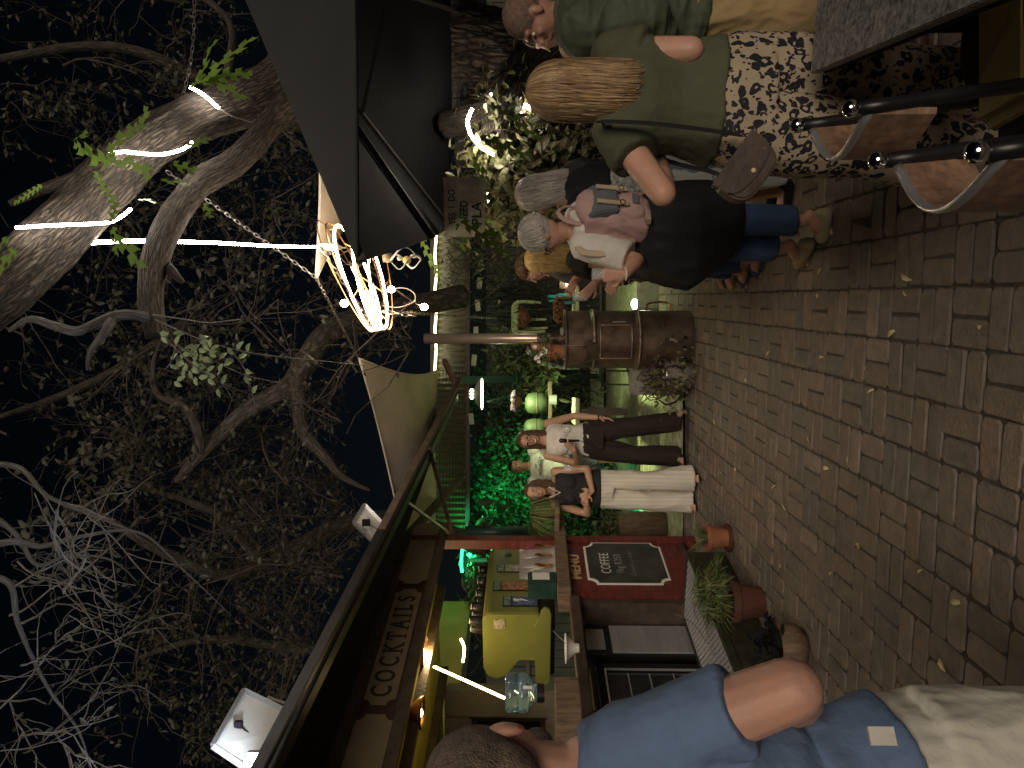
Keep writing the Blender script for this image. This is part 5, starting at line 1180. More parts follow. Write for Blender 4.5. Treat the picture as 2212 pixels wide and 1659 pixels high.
# ================================================================ PEOPLE
PF = [(0, .165, .115), (1, .172, .122), (1.5, .150, .108), (2, .128, .094), (2.5, .138, .102), (3, .150, .112), (3.5, .160, .094), (3.8, .11, .068), (4, .055, .052)]
PM = [(0, .155, .112), (1, .16, .118), (1.5, .158, .112), (2, .155, .108), (2.5, .168, .115), (3, .182, .122), (3.5, .19, .10), (3.8, .13, .075), (4, .062, .06)]
def itp(pf, t):
    if t <= pf[0][0]: return pf[0][1:]
    for a, b in zip(pf, pf[1:]):
        if t <= b[0]:
            k = (t - a[0]) / (b[0] - a[0]); return (a[1] + (b[1] - a[1]) * k, a[2] + (b[2] - a[2]) * k)
    return pf[-1][1:]
class Person:
    def __init__(s, label, loc, yaw, H=1.7, female=True, skin=None, pose={}, head=(0, 0, 0), bulk=1, vox=.0075, hands=None, feet=True, armr=1):
        s.s = H / 1.7; s.M = Matrix.Translation(V(loc)) @ Matrix.Rotation(yaw, 4, 'Z') @ Matrix.Scale(s.s, 4); s.yaw = yaw; s.fem = female; s.bulk = bulk; s.vox = vox
        s.root = thing('person', label, 'person', V(loc)); s.skin = skin or K_a; s.pf = PF if female else PM
        w = .165 if female else .19
        J = dict(pelvis=(0, 0, .95), waist=(0, 0, 1.10), chest=(0, -.01, 1.27), neck=(0, -.02, 1.45), head=(0, .015, 1.59))
        for sd, x in (('R', 1), ('L', -1)):
            J['sh' + sd] = (x * w, -.01, 1.395); J['el' + sd] = (x * (w + .05), -.03, 1.12); J['wr' + sd] = (x * (w + .07), .04, .88)
            J['hp' + sd] = (x * .09, 0, .90); J['kn' + sd] = (x * .10, .02, .50); J['an' + sd] = (x * .10, -.02, .08); J['to' + sd] = (x * .12, .14, .03)
        J.update(pose); s.J = {k: (v if isinstance(v, V) else s.M @ V(v)) for k, v in J.items()}
        J = s.J; k = s.s
        hy, hp, hr = head
        s.Mh = Matrix.Translation(J['head']) @ Matrix.Rotation(yaw + hy, 4, 'Z') @ Matrix.Rotation(hp, 4, 'X') @ Matrix.Rotation(hr, 4, 'Y') @ Matrix.Scale(k, 4)
        mb = MB(); mb.loft(s.rings(0, 0, 4, 14))
        mb.cap(J['neck'] - V((0, 0, .04 * k)), .058 * k, J['head'] - V((0, 0, .05 * k)), .052 * k)
        for c, r in (((0, -.015, .03), (.074, .092, .090)), ((0, .018, -.03), (.060, .070, .080)), ((0, .05, -.088), (.030, .030, .022)), ((0, .025, -.07), (.050, .048, .035)),
                     ((.073, -.005, -.018), (.010, .018, .030)), ((-.073, -.005, -.018), (.010, .018, .030)), ((0, .07, .028), (.050, .018, .012)), ((.032, .066, -.025), (.018, .016, .016)), ((-.032, .066, -.025), (.018, .016, .016)), ((0, .080, -.064), (.022, .010, .012)), ((0, -.01, -.04), (.05, .07, .06))):
            mb.ell(c, r, s.Mh, 18, 12)
        mb.cap(s.Mh @ V((0, .082, .012)), .008 * k, s.Mh @ V((0, .102, -.030)), .0125 * k, 10)
        b = bulk
        for q in 'RL':
            sh, el, wr = J['sh' + q], J['el' + q], J['wr' + q]
            g = b * armr * (.9 if female else 1); mb.cap(sh, .054 * k * g, el, .041 * k * g); mb.cap(el, .040 * k * g, el + (wr - el) * .35, .041 * k * g); mb.cap(el + (wr - el) * .3, .041 * k * g, wr, .026 * k)
            if female: pass
            kn, an, hp_ = J['kn' + q], J['an' + q], J['hp' + q]
            mb.cap(hp_, .088 * k * b, kn, .058 * k * b); cf = kn + (an - kn) * .32
            mb.cap(kn, .054 * k, cf - (V((0, 0, 0))), .056 * k * b); mb.cap(cf, .056 * k * b, an, .036 * k)
            if feet:
                to = J['to' + q]; f_ = (to - an); f_.z = 0; f_ = f_.normalized(); sd = V((-f_.y, f_.x, 0))
                mb.cap(an - V((0, 0, .03 * k)) - f_ * .03 * k, .033 * k, an * .45 + to * .55, .036 * k); mb.cap(an * .45 + to * .55 + V((0, 0, .0)), .034 * k, to, .026 * k)
                for i in range(5): mb.cap(to + sd * (i - 2) * .015 * k + f_ * (.012 - .004 * abs(i - 1)) * k, .011 * k, to + sd * (i - 2) * .016 * k + f_ * (.03 - .005 * abs(i - 1)) * k - V((0, 0, .006)), .008 * k, 8)
        if female:
            for x in (-1, 1): mb.ell(s.spine(2.85) + s.ax(3) * x * .072 * k + s.fwd() * .075 * k, (.062 * k, .062 * k, .065 * k))
        hands = hands or {}
        for q in 'RL': s.hand(mb, q, hands.get(q, {}))
        me = remesh(mb, vox, 3, .5); o = link(me, 'body', s.skin, s.root); s.body = o
    def fwd(s): return V((-sin(s.yaw), cos(s.yaw), 0))
    def spine(s, t):
        J = s.J; P = [J['pelvis'] - V((0, 0, .12 * s.s)), J['pelvis'], J['waist'], J['chest'], J['neck']]; i = max(0, min(3, int(t))); return P[i] + (P[i + 1] - P[i]) * (t - i)
    def ax(s, t):
        J = s.J; a = (J['hpR'] - J['hpL']).normalized(); b = (J['shR'] - J['shL']).normalized(); k = max(0, min(1, (t - 1) / 2)); return (a * (1 - k) + b * k).normalized()
    def rings(s, off, t0, t1, n=9, N=28, grow=1.0, flare=None):
        out = []
        for i in range(n):
            t = t0 + (t1 - t0) * i / (n - 1); c = s.spine(t); tan = (s.spine(min(4, t + .3)) - s.spine(max(-.5, t - .3))).normalized(); ax = s.ax(t); ax = (ax - tan * ax.dot(tan)).normalized(); ay = tan.cross(ax)
            rx, ry = itp(s.pf, t); rx = rx * s.s * s.bulk * grow + off; ry = ry * s.s * s.bulk * grow + off
            if flare: e = flare * (1 - i / (n - 1)); rx += e; ry += e
            r = []
            for j in range(N):
                a = 2 * pi * j / N; ca, sa = cos(a), sin(a); pw = .86
                r.append(c + ax * rx * math.copysign(abs(ca) ** pw, ca) + ay * ry * math.copysign(abs(sa) ** pw, sa))
            out.append(r)
        return out
    def hand(s, mb, q, h):
        k = s.s; wr = s.J['wr' + q]; el = s.J['el' + q]; d = (V(h['d']) if 'd' in h else (wr - el)).normalized()
        inw = V(h['n']) if 'n' in h else ((s.spine(2) - wr)); n = (inw - d * inw.dot(d)).normalized(); sd = d.cross(n)
        if (sd.dot(s.fwd()) < 0) and 'flip' not in h: sd = -sd
        if h.get('flip'): sd = -sd
        curl = h.get('curl', .35); p0 = wr
        for i in (-1, 0, 1): mb.cap(wr + d * .012 * k + sd * i * .014 * k, .015 * k, wr + d * .082 * k + sd * i * .022 * k, .0135 * k, 10)
        for i, (L, off) in enumerate(((.072, 1.5), (.080, .5), (.075, -.5), (.058, -1.5))):
            b = wr + d * (.088 - .004 * abs(off)) * k + sd * off * .0195 * k; dd = d.copy() + sd * off * .05; a = curl * .6; seg = (.42, .32, .26); r = .0088 * k
            for j, fr_ in enumerate(seg):
                ang = a * (1 + .35 * j); dd = (dd * cos(ang) + n * sin(ang)).normalized(); n2 = None
                e = b + dd * L * fr_ * k; mb.cap(b, r, e, r * .93, 8); b = e; r *= .93
                if j == 0: n_save = n
                n = (n - dd * n.dot(dd)).normalized()
            n = n_save; n = (n - d * n.dot(d)).normalized()
        tb = wr + d * .025 * k + sd * .026 * k; t1 = tb + (d * .6 + sd * .75 + n * .35).normalized() * .042 * k; t2 = t1 + (d * .85 + sd * .25 + n * (.3 + curl * .5)).normalized() * .030 * k
        mb.cap(tb, .0125 * k, t1, .0105 * k, 8); mb.cap(t1, .0105 * k, t2, .0085 * k, 8)
        s.hc = getattr(s, 'hc', {}); s.hc[q] = wr + d * .085 * k + n * .035 * k
    def fin(s, mb, name, mat_, vox=None, sm=5, wr=0, wsc=(9, 9, 5), seed=0, wr2=0, sub=None):
        me = remesh(mb, vox or s.vox * 1.15, sm, .6)
        if wr: wrinkle(me, wr, wsc, seed, wr2)
        return link(me, name, mat_, sub or s.root)
    def top(s, name, m, off=.014, t0=1.2, t1=3.92, sleeve=.55, sr=(.066, .062), flare=.01, wr=.005, seed=1, bust=True, wr2=.002, vox=None, wsc=(9, 9, 5)):
        J = s.J; k = s.s; mb = MB(); mb.loft(s.rings(off, t0, t1, 14, flare=flare))
        if s.fem and bust:
            for x in (-1, 1): mb.ell(s.spine(2.85) + s.ax(3) * x * .072 * k + s.fwd() * .078 * k, (.068 * k, .066 * k, .072 * k))
        if sleeve > 0:
            for q in 'RL':
                sh, el, wr_ = J['sh' + q], J['el' + q], J['wr' + q]; b = s.bulk
                mb.ell(sh, (.062 * k * b + off * .6,) * 3)
                if sleeve <= 1: mb.tube([sh, sh + (el - sh) * sleeve * .5, sh + (el - sh) * sleeve], [(sr[0] * b) * k, (sr[0] + sr[1]) / 2 * k * b, sr[1] * k * b], 18)
                else: e = el + (wr_ - el) * (sleeve - 1); mb.cap(sh, sr[0] * k * b, el, sr[1] * k * b); mb.tube([el, e], [sr[1] * k * b, sr[1] * .72 * k * b], 16); mb.ell(el, (sr[1] * k * b,) * 3)
        return s.fin(mb, name, m, vox=vox, wr=wr, seed=seed, wr2=wr2, wsc=wsc)
    def trousers(s, name, m, off=.012, t1=1.7, frac=1.0, r=(.10, .075, .075), wr=.006, seed=2, wsc=(10, 10, 4), wr2=.002):
        J = s.J; k = s.s; mb = MB(); mb.loft(s.rings(off, -.05, t1, 8)); b = s.bulk
        for q in 'RL':
            hp, kn, an = J['hp' + q], J['kn' + q], J['an' + q] - V((0, 0, .035 * k)); P = [hp + V((0, 0, .03)), hp + (kn - hp) * .5, kn]; rr = [r[0] * b * k, (r[0] * .55 + r[1] * .45) * b * k, r[1] * k]
            if frac > .5: e = kn + (an - kn) * (frac - .5) * 2; P += [(kn + e) / 2, e]; rr += [(r[1] + r[2]) / 2 * k, r[2] * k]
            else: P[-1] = hp + (kn - hp) * frac * 2
            mb.tube(P, rr, 20)
        return s.fin(mb, name, m, wr=wr, seed=seed, wsc=wsc, wr2=wr2)
    def shoe(s, m, q, h=.07, wide=.04, sole=None):
        J = s.J; k = s.s; an, to = J['an' + q], J['to' + q]; f = to - an; f.z = 0; f.normalize(); mb = MB(); z = V((0, 0, 1)); a0 = V((an.x, an.y, 0)) - f * .035 * k; a1 = V((to.x, to.y, 0)) + f * .03 * k
        mb.cap(a0 + z * .04 * k, .040 * k, a1 + z * .034 * k, .040 * k, 14); mb.cap(a0 + z * .05 * k, .038 * k, a0 + z * h * k, .036 * k, 14); mb.cap(a0 + z * .06 * k, .034 * k, (a0 + a1) / 2 + z * .04 * k, .038 * k)
        return s.fin(mb, 'shoe', m, sm=3)
    def sandal(s, m, q):
        J = s.J; k = s.s; an, to = J['an' + q], J['to' + q]; f = to - an; f.z = 0; f.normalize(); sd = V((-f.y, f.x, 0)); a0 = V((an.x, an.y, .008)) - f * .06 * k; a1 = V((to.x, to.y, .008)) + f * .05 * k; P = []
        for i in range(20):
            a = 2 * pi * i / 20; c = (a0 + a1) / 2; P.append(c + f * cos(a) * (a1 - a0).length / 2 + sd * sin(a) * .042 * k)
        o = MB().prism(P, (0, 0, .014)).build('sandal', m, s.root)
        c = a0 + (a1 - a0) * .66; MB().tube([c + sd * .045 * k * cos(t) + V((0, 0, .012 + .05 * k * sin(t))) for t in [pi * i / 8 for i in range(9)]], .008, 6, flat=.5).build('strap', m, o)
    def hair(s, m, L=.3, n=230, th=(35, 325), gather=.3, wave=.008, w=.009, phi=95, seed=1, cap=True, capr=(.083, .098, .094), push=.0, front=0, lenj=.18, tuck=0, side=(0, 0)):
        rnd = random.Random(seed); mb = MB(); k = s.s; c0 = V((0, -.022, .028)); R0 = capr
        for i in range(n):
            a = R(rnd.uniform(*th)); lay = rnd.random(); ph1 = R(phi * rnd.uniform(.86, 1.05)); sc = 1.0 + .06 * lay; P = []
            start = rnd.uniform(.04, .5) if rnd.random() < .75 else rnd.uniform(.5, 1)
            for j in range(7):
                ph = ph1 * (start + (1 - start) * j / 6); P.append(s.Mh @ (c0 + V((R0[0] * sc * sin(ph) * sin(a), R0[1] * sc * sin(ph) * cos(a), R0[2] * sc * cos(ph)))))
            if L > .02:
                l = L * k * (1 - lenj * rnd.random()); ax = s.Mh @ V((0, -.06, -.1)); q = P[-1].copy(); o = q - ax; o.z = 0; st = 9; wp = rnd.uniform(0, 6)
                for j in range(1, st + 1):
                    t = j / st; tgt = o * (1 - gather * t) + s.fwd() * (-push * t); P.append(V((ax.x, ax.y, 0)) + tgt + V((side[0] * t, side[1] * t, q.z - l * t)) + V((wave * sin(t * 7 + wp), wave * cos(t * 6 + wp), 0)))
            if P[-1].z < .05: continue
            pts = smooth_path(P, 2); ww = w * rnd.uniform(.7, 1.4)
            mb.tube(pts, lerps([ww * .5, ww, ww, ww * .8, ww * .15], len(pts)), 5, u0=rnd.random(), flat=.45, cap=False)
        if th[0] > 20:
            for i in range(n // 4):
                a = R(rnd.uniform(-th[0] - 4, th[0] + 4)); ph1 = R(rnd.uniform(44, 56) + abs(a) * 14); sc = 1.02 + .05 * rnd.random(); st0 = rnd.uniform(0, .6)
                P = [s.Mh @ (c0 + V((R0[0] * sc * sin(ph) * sin(a), R0[1] * sc * sin(ph) * cos(a), R0[2] * sc * cos(ph)))) for ph in [ph1 * (st0 + (1 - st0) * j / 5) for j in range(6)]]
                mb.tube(P, lerps([w * .5, w, w * .6, w * .2], 6), 5, u0=rnd.random(), flat=.45, cap=False)
        o = mb.build('hair', m, s.root, smooth=True)
        if cap: q = MB().ell(c0 + V((0, -.008, .0)), (R0[0] * .97, R0[1] * .95, R0[2] * .97), s.Mh, 24, 16).build('scalp_hair', m, o, smooth=True)
        return o
    def face(s, brow=None, mouth='closed', glasses=None, beard=None):
        k = s.s
        for x in (-1, 1):
            e = MB().ell((x * .030, .0745, .004), (.0135, .008, .0075), s.Mh, 12, 8).build('eye', M_eyew, s.root, smooth=True)
            MB().ell((x * .030, .0815, .004), (.0058, .003, .0062), s.Mh, 10, 6).build('iris', M_iris, e, smooth=True)
            MB().tube([s.Mh @ V((x * .014, .086, .021)), s.Mh @ V((x * .030, .086, .026)), s.Mh @ V((x * .048, .076, .020))], [.003 * k, .0038 * k, .002 * k], 6).build('eyebrow', brow or H_dark, s.root)
        l = MB().ell((0, .0905, -.064), (.023 if mouth != 'smile' else .028, .007, .0075 if mouth != 'smile' else .011), s.Mh, 14, 8).build('mouth', M_lips, s.root, smooth=True)
        if mouth == 'smile': MB().ell((0, .095, -.062), (.022, .004, .0065), s.Mh, 12, 8).build('teeth', M_teeth, l, smooth=True)
        if glasses:
            f = MB()
            for x in (-1, 1):
                f.tube([s.Mh @ V((x * .033 + .025 * cos(a), .094 - abs(x * .033 + .025 * cos(a)) * .12, .002 + .020 * sin(a))) for a in [2 * pi * i / 16 for i in range(17)]], .0022 * k, 5)
                f.tube([s.Mh @ V((x * .058, .088, .006)), s.Mh @ V((x * .076, .0, .002))], .002 * k, 5)
            f.tube([s.Mh @ V((-.009, .096, .006)), s.Mh @ V((.009, .096, .006))], .002 * k, 5); f.build('glasses', glasses, s.root)
def pixloft(rows, depth, n=26, jit=0):      # cloth shape from measured outline rows (x, y0, y1, D)
    mb = MB(); rings = []
    for i, (x, y0, y1, D) in enumerate(rows):
        a, b = A(x, y0, D), A(x, y1, D); c = (a + b) / 2; rx = (b - a).length / 2; ry = depth * rx; r = []
        for j in range(n):
            t = 2 * pi * j / n; q = 1 + jit * sin(t * 7 + i * .3) + jit * .6 * sin(t * 11 + 1)
            r.append(c + V((rx * cos(t) * q, ry * sin(t) * q, 0)))
        rings.append(r)
    mb.loft(rings); return mb
def glass_obj(c, label, name='wine_glass', r=.035, h=.09, stem=.08, liquid=None):
    t = thing(name, label, 'glass', c)
    MB().lathe(c, [(.0, -stem), (.03, -stem), (.031, -stem + .003), (.004, -stem + .01), (.004, 0), (r * .7, .012), (r, h * .45), (r * .8, h), (r * .76, h), (r * .94, h * .45), (r * .6, .018), (0, .014)], 20).build('glass', M_glass, t, smooth=True)
    if liquid: MB().lathe(c, [(0, .016), (r * .58, .02), (r * .86, h * .45), (0, h * .45)], 16).build('drink', liquid, t, smooth=True)
    return t
# ---- the three friends
p = G(1474, 950); a = Person('smiling woman in white vest and dark trousers holding a microphone', p, R(178), 1.70, True, K_b,
    dict(elR=(.25, .02, 1.08), wrR=(.085, .21, 1.13), elL=(-.245, -.02, 1.12), wrL=(-.235, .08, .87), knR=(.15, .03, .50), anR=(.17, .0, .08), toR=(.20, .13, .03), knL=(-.14, .04, .50), anL=(-.19, -.02, .08), toL=(-.29, .08, .03), hpR=(.09, 0, .9)),
    (R(-4), R(-4), R(6)), hands=dict(R=dict(d=(.5, -.1, .55), n=(.2, .6, 0), curl=1.0), L=dict(curl=.25)), vox=.006)
a.top('tank_top', C_white, .013, 1.15, 3.72, 0, wr=.004, flare=.006); a.trousers('trousers', C_brown, .02, 1.55, 1.0, (.115, .095, .105), wr=.007, wsc=(14, 14, 3))
a.sandal(M_black, 'R'); a.sandal(M_black, 'L'); a.hair(H_brown, .36, 260, (52, 308), .05, .012, seed=3, w=.008); a.face(H_dark, 'smile', M_blackm)
w_ = a.J['wrL']; MB().tube([w_ + V((.03 * cos(t), .03 * sin(t), .01)) for t in [2 * pi * i / 12 for i in range(13)]], .006, 6).build('wristband', M_black, a.root)
mc = A(1225, 952, 7.05); mt_ = thing('microphone', 'black microphone held upright by the smiling woman', 'microphone', mc - V((0, 0, .1)))
MB().tube([mc - V((0, 0, .12)), mc + V((0, 0, .02))], [.011, .016], 12).build('handle', M_blackm, mt_, smooth=True); MB().cap(mc + V((0, 0, .02)), .021, mc + V((0, 0, .06)), .022).build('head', M_black, mt_, smooth=True)
MB().tube([mc - V((0, 0, .01)), mc], [.0175, .0175], 12).build('ring', M_gold, mt_); MB().tube(smooth_path([mc - V((0, 0, .12)), mc + V((-.03, 0, -.22)), mc + V((-.10, 0, -.34))], 5), .004, 5).build('cord', M_blackm, mt_)
glass_obj(A(1237, 928, 7.02), 'stemmed glass of pale drink held by the smiling woman', r=.036, liquid=M_drink)
p = G(1501, 1055); a = Person('woman in black sleeveless top and striped pale trousers, arms folded round a glass', p, R(172), 1.63, True, K_b,
    dict(elR=(.26, .02, 1.07), wrR=(-.02, .22, 1.10), elL=(-.21, .04, 1.08), wrL=(-.03, .2, 1.04), head=(.02, .03, 1.585), neck=(.0, -.01, 1.45), knR=(.12, .03, .5), anR=(.13, -.02, .08), toR=(.16, .12, .03), knL=(-.10, .08, .5), anL=(-.13, .08, .08), toL=(-.16, .22, .03)),
    (R(-3), R(6), R(4)), hands=dict(R=dict(d=(-.9, 0, .15), n=(0, -.6, 0), curl=.9), L=dict(d=(-.3, -.2, .5), curl=.8)), vox=.006)
a.J['waist'] = a.J['waist']; a.top('vest_top', C_black, .018, 1.0, 3.7, 0, wr=.003, seed=4); a.trousers('trousers', C_stripe, .010, 1.12, 1.0, (.105, .09, .125), wr=.010, wsc=(9, 9, 3))
f = MB(); q = [a.Mh @ V((x, .03, z)) for x, z in ((-.055, -.13), (0, -.24), (.055, -.13))]; q = [V((v.x, v.y - (.06 if i != 1 else .10), v.z)) for i, v in enumerate(q)]; f.tube(q, .006, 6); f.build('neck_trim', C_white, a.root)
a.sandal(M_black, 'R'); a.sandal(M_black, 'L'); a.hair(H_brown, .30, 260, (48, 312), -.1, .012, seed=5, w=.008); a.face(H_dark, 'closed', M_steel)
w_ = a.J['wrR']; MB().tube([w_ + V((0.02, .03 * cos(t), .03 * sin(t))) for t in [2 * pi * i / 12 for i in range(13)]], .003, 6).build('bracelet', M_gold, a.root)
glass_obj(A(1240, 1012, 6.62), 'empty stemmed glass held by the woman in striped trousers', r=.034)
p = G(1387, 1008); a = Person('dark haired man in lettered white t-shirt and grey shorts behind the two women', p, R(180), 1.86, False, K_b, {}, (R(4), 0, R(-3)), vox=.008)
a.top('t_shirt', C_white, .016, .9, 3.85, .7, (.075, .075), seed=7); a.trousers('shorts', C_grey, .02, 1.3, .42, (.11, .10, .10)); a.shoe(M_black, 'R'); a.shoe(M_black, 'L'); a.hair(H_dark, 0, 260, (0, 360), phi=62, seed=8, capr=(.080, .097, .096), w=.007); a.face(H_dark)
f = MB().tube([a.Mh @ V((.07 * cos(t), -.02 + .075 * sin(t), -.155 + .012 * cos(t * 1) - .03 * sin(t))) for t in [2 * pi * i / 20 for i in range(21)]], .008, 6).build('neck_trim', C_black, a.root)
ch_ = a.spine(2.95); MT = axes(ch_ + V((0.02, -.175, .05)), V((1, 0, 0)), V((0, 0, 1)), V((0, -1, 0)))
text('HOLLISTER', .052, MT, M_black, a.root, 'shirt_lettering', .006, 1, 1.05, .001)
MB().tube([MT @ V((x, y, .004)) for x, y in ((-.035, .06), (-.01, .05), (0, .065), (.012, .05), (.04, .075))], [.003, .006, .009, .006, .002], 6).build('shirt_emblem', M_black, a.root)

# ---- group of women on the right
def wl(x, y, D): return A(x, y, D)
p = G(1768, 500); p = V((p.x, 3.95, 0)); a = Person('grey haired woman in white t-shirt wearing a pink backpack', p, R(58), 1.64, True, K_c,
    dict(pelvis=wl(1395, 500, 4.0), waist=wl(1350, 498, 3.98), chest=wl(1280, 492, 3.95), neck=wl(1222, 492, 3.92), head=wl(1172, 508, 3.88), shL=wl(1262, 530, 3.82), elL=wl(1375, 562, 3.72), wrL=wl(1352, 592, 3.62), shR=wl(1255, 470, 4.1), elR=wl(1350, 520, 4.3), wrR=wl(1330, 590, 4.25),
         anL=wl(1735, 478, 3.82), knL=wl(1600, 475, 3.85), toL=G(1792, 500), anR=wl(1690, 535, 4.05), knR=wl(1560, 530, 4.05), toR=G(1742, 562), hpL=wl(1420, 475, 3.92), hpR=wl(1420, 530, 4.05)),
    (R(5), R(-18), 0), bulk=1.12, hands=dict(L=dict(d=(-.05, .15, .9), n=(.3, .9, 0), curl=.8)), vox=.0075)
a.top('t_shirt', C_white, .018, 1.0, 3.85, .85, (.072, .078), wr=.006, seed=9); a.trousers('jeans', C_jeans, .014, 1.5, .90, (.11, .085, .078), seed=9)
a.shoe(C_suede, 'L'); a.shoe(C_suede, 'R')
a.hair(H_grey, .035, 900, (30, 330), .2, .006, phi=100, seed=9, w=.005, capr=(.088, .104, .10)); 
f = MB(); k_ = a.Mh; f.tube([k_ @ V((-.076, .0, .0)), k_ @ V((-.062, .09, .004))], .003, 5); f.tube([k_ @ V((-.033 + .024 * cos(t), .098, .0 + .02 * sin(t))) for t in [2 * pi * i / 14 for i in range(15)]], .003, 5); f.build('glasses', M_blackm, a.root)
w_ = a.J['wrL']; MB().tube([w_ + V((.03 * cos(t), .03 * sin(t), .0)) for t in [2 * pi * i / 12 for i in range(13)]], .005, 6).build('bracelet', M_white, a.root)
rw = [(1372, 420, 580, 3.92), (1400, 402, 600, 3.9), (1440, 398, 612, 3.88), (1490, 396, 622, 3.88), (1530, 396, 596, 3.88), (1565, 398, 566, 3.88), (1592, 402, 535, 3.88)]
ct_ = a.fin(pixloft(rw, .85, jit=.035), 'long_coat', C_black, vox=.011, wr=.010, wsc=(7, 7, 2), seed=5)
# backpack (worn, lifts off: a thing of its own)
bpk = thing('backpack', 'pink and slate canvas backpack with beige straps on the grey haired woman', 'backpack', wl(1400, 470, 3.8))
bn = V((.55, -.80, .05)).normalized(); bs = V((.80, .55, 0)).normalized(); bu = V((.10, .0, 1)).normalized(); bc = wl(1328, 466, 3.80)
MBk = axes(bc, bs, bn * -1, bu)
def bb_(mb, c, r, M_=MBk): return mb.ell(c, r, M_, 24, 16)
f = MB(); f.box((0, 0, 0), (.25, .12, .33)); me = f.mesh(); me.transform(MBk)
f = MB(); f.v = [tuple(v.co) for v in me.vertices]; f.f = [list(q.vertices) for q in me.polygons]
for z in (-.1, 0, .1): bb_(f, (0, -.035, z), (.13, .075, .11))
mm = remesh(f, .008, 8, .7); wrinkle(mm, .005, (14, 14, 10), 3); link(mm, 'bag', C_pink, bpk)
f = MB(); bb_(f, (0, -.075, -.085), (.105, .05, .08)); f.box(MBk @ V((0, -.085, -.09)), (.17, .04, .11), MBk.to_3x3()); mm = remesh(f, .007, 6, .7); link(mm, 'front_pocket', C_pink, bpk)
f = MB(); f.loft([[MBk @ V((x * w2, y, z)) for x, y in ((-1, -.118 + dy), (-.3, -.13 + dy), (.3, -.13 + dy), (1, -.118 + dy), (1, -.06 + dy), (-1, -.06 + dy))] for z, w2, dy in ((-.01, .085, .0), (.05, .10, .0), (.12, .11, .02), (.15, .105, .05))]); f.build('flap', C_slate, bpk, bevel=.006)
for x in (-.05, .06): 
    s_ = MB(); s_.box(MBk @ V((x, -.135, .02)), (.026, .006, .16), MBk.to_3x3()); o = s_.build('strap', C_beige, bpk); MB().tube([MBk @ V((x + .018 * cos(t), -.142, -.03 + .014 * sin(t))) for t in [2 * pi * i / 10 for i in range(11)]], .003, 5).build('buckle', M_chrome, o)
MB().box(MBk @ V((.0, -.131, -.10)), (.07, .004, .032), MBk.to_3x3()).build('label', C_slate, bpk)
for x in (-.115, .105): MB().box(MBk @ V((x, -.10, -.155)), (.035, .03, .03), MBk.to_3x3()).build('corner_tab', C_beige, bpk)
MB().tube(smooth_path([MBk @ V((-.06, .03, .16)), MBk @ V((-.05, .02, .26)), MBk @ V((0, .01, .30)), MBk @ V((.06, .02, .25)), MBk @ V((.06, .03, .16))], 6), .013, 8, flat=.5).build('handle', C_pink, bpk, smooth=True)
MB().tube(smooth_path([MBk @ V((-.10, .05, .14)), wl(1243, 520, 3.80), wl(1262, 545, 3.72), wl(1330, 545, 3.70), MBk @ V((-.12, .04, -.1))], 8), .017, 8, flat=.35).build('shoulder_strap', C_beige, bpk, smooth=True)
gw = a.hc['L']; g_ = thing('tumbler', 'clear tumbler held by the grey haired woman with the backpack', 'glass', gw); MB().lathe(gw, [(0, -.02), (.026, -.02), (.032, .09), (.029, .09), (.024, -.012), (0, -.012)], 20).build('glass', M_glass, g_, smooth=True)
# long silver hair, black scarf, fur and tie dye skirt
p = V((wl(1500, 405, 4.45).x, 4.45, 0)); a = Person('woman with long silver hair, black scarf, fur gilet and tie dye skirt', p, R(50), 1.66, True, K_a,
    dict(head=wl(1158, 425, 4.42), neck=wl(1215, 425, 4.42), shR=wl(1250, 395, 4.5), shL=wl(1250, 455, 4.3)), (R(10), R(-8), 0), vox=.009)
a.top('scarf', C_black, .035, 2.2, 3.95, .9, (.085, .08), wr=.012, wr2=.004, seed=11); a.fin(pixloft([(1325, 355, 430, 4.15), (1350, 345, 440, 4.1), (1400, 352, 448, 4.1), (1440, 372, 455, 4.1)], .8), 'fur_gilet', C_fur, wr=.014, wsc=(40, 40, 30), vox=.010, sm=1)
a.fin(pixloft([(1400, 340, 425, 4.2), (1450, 335, 428, 4.2), (1520, 335, 425, 4.2), (1600, 345, 415, 4.2), (1660, 362, 405, 4.2), (1700, 375, 398, 4.2)], .7, jit=.05), 'skirt', C_tie, wr=.006, vox=.010)
a.shoe(C_black, 'R'); a.shoe(C_black, 'L'); a.hair(H_grey, .26, 900, (25, 335), .1, .005, seed=12, w=.005, phi=98, side=(.05, 0), capr=(.088, .103, .1))
# blonde
p = V((wl(1500, 560, 5.0).x, 5.0, 0)); a = Person('woman with long blonde hair in black, reaching out with a glass', p, R(75), 1.63, True, K_c,
    dict(head=wl(1172, 566, 4.95), neck=wl(1218, 556, 5.0), shL=wl(1245, 560, 4.85), elL=wl(1330, 575, 4.75), wrL=wl(1285, 612, 4.65), elR=wl(1300, 560, 5.2), wrR=wl(1240, 605, 5.2), anL=wl(1620, 560, 4.9), toL=G(1640, 590), toR=G(1610, 612), anR=wl(1598, 585, 5.2)), (R(4), R(-10), 0), hands=dict(L=dict(d=(-.6, -.1, .5), n=(0, .8, .2), curl=.9), R=dict(d=(-.8, 0, .3), n=(0, -.8, 0), curl=.8)), vox=.0075)
a.top('black_top', C_black, .02, 1.0, 3.85, .35, (.075, .08)); a.trousers('jeans', C_jeans, .014, 1.4, .86, (.11, .09, .09)); a.sandal(C_jeans, 'L'); a.sandal(C_jeans, 'R')
a.hair(H_gold, .32, 800, (32, 328), .05, .008, seed=14, w=.0055, phi=97); a.face(H_brown)
gw = a.hc['L'] + V((-.02, 0, .02)); g_ = thing('tumbler', 'small dark drink glass in the outstretched hand of the blonde woman', 'glass', gw); MB().lathe(gw, [(0, -.03), (.03, -.03), (.033, .06), (.03, .06), (.027, -.02), (0, -.02)], 18).build('glass', M_glass, g_, smooth=True)
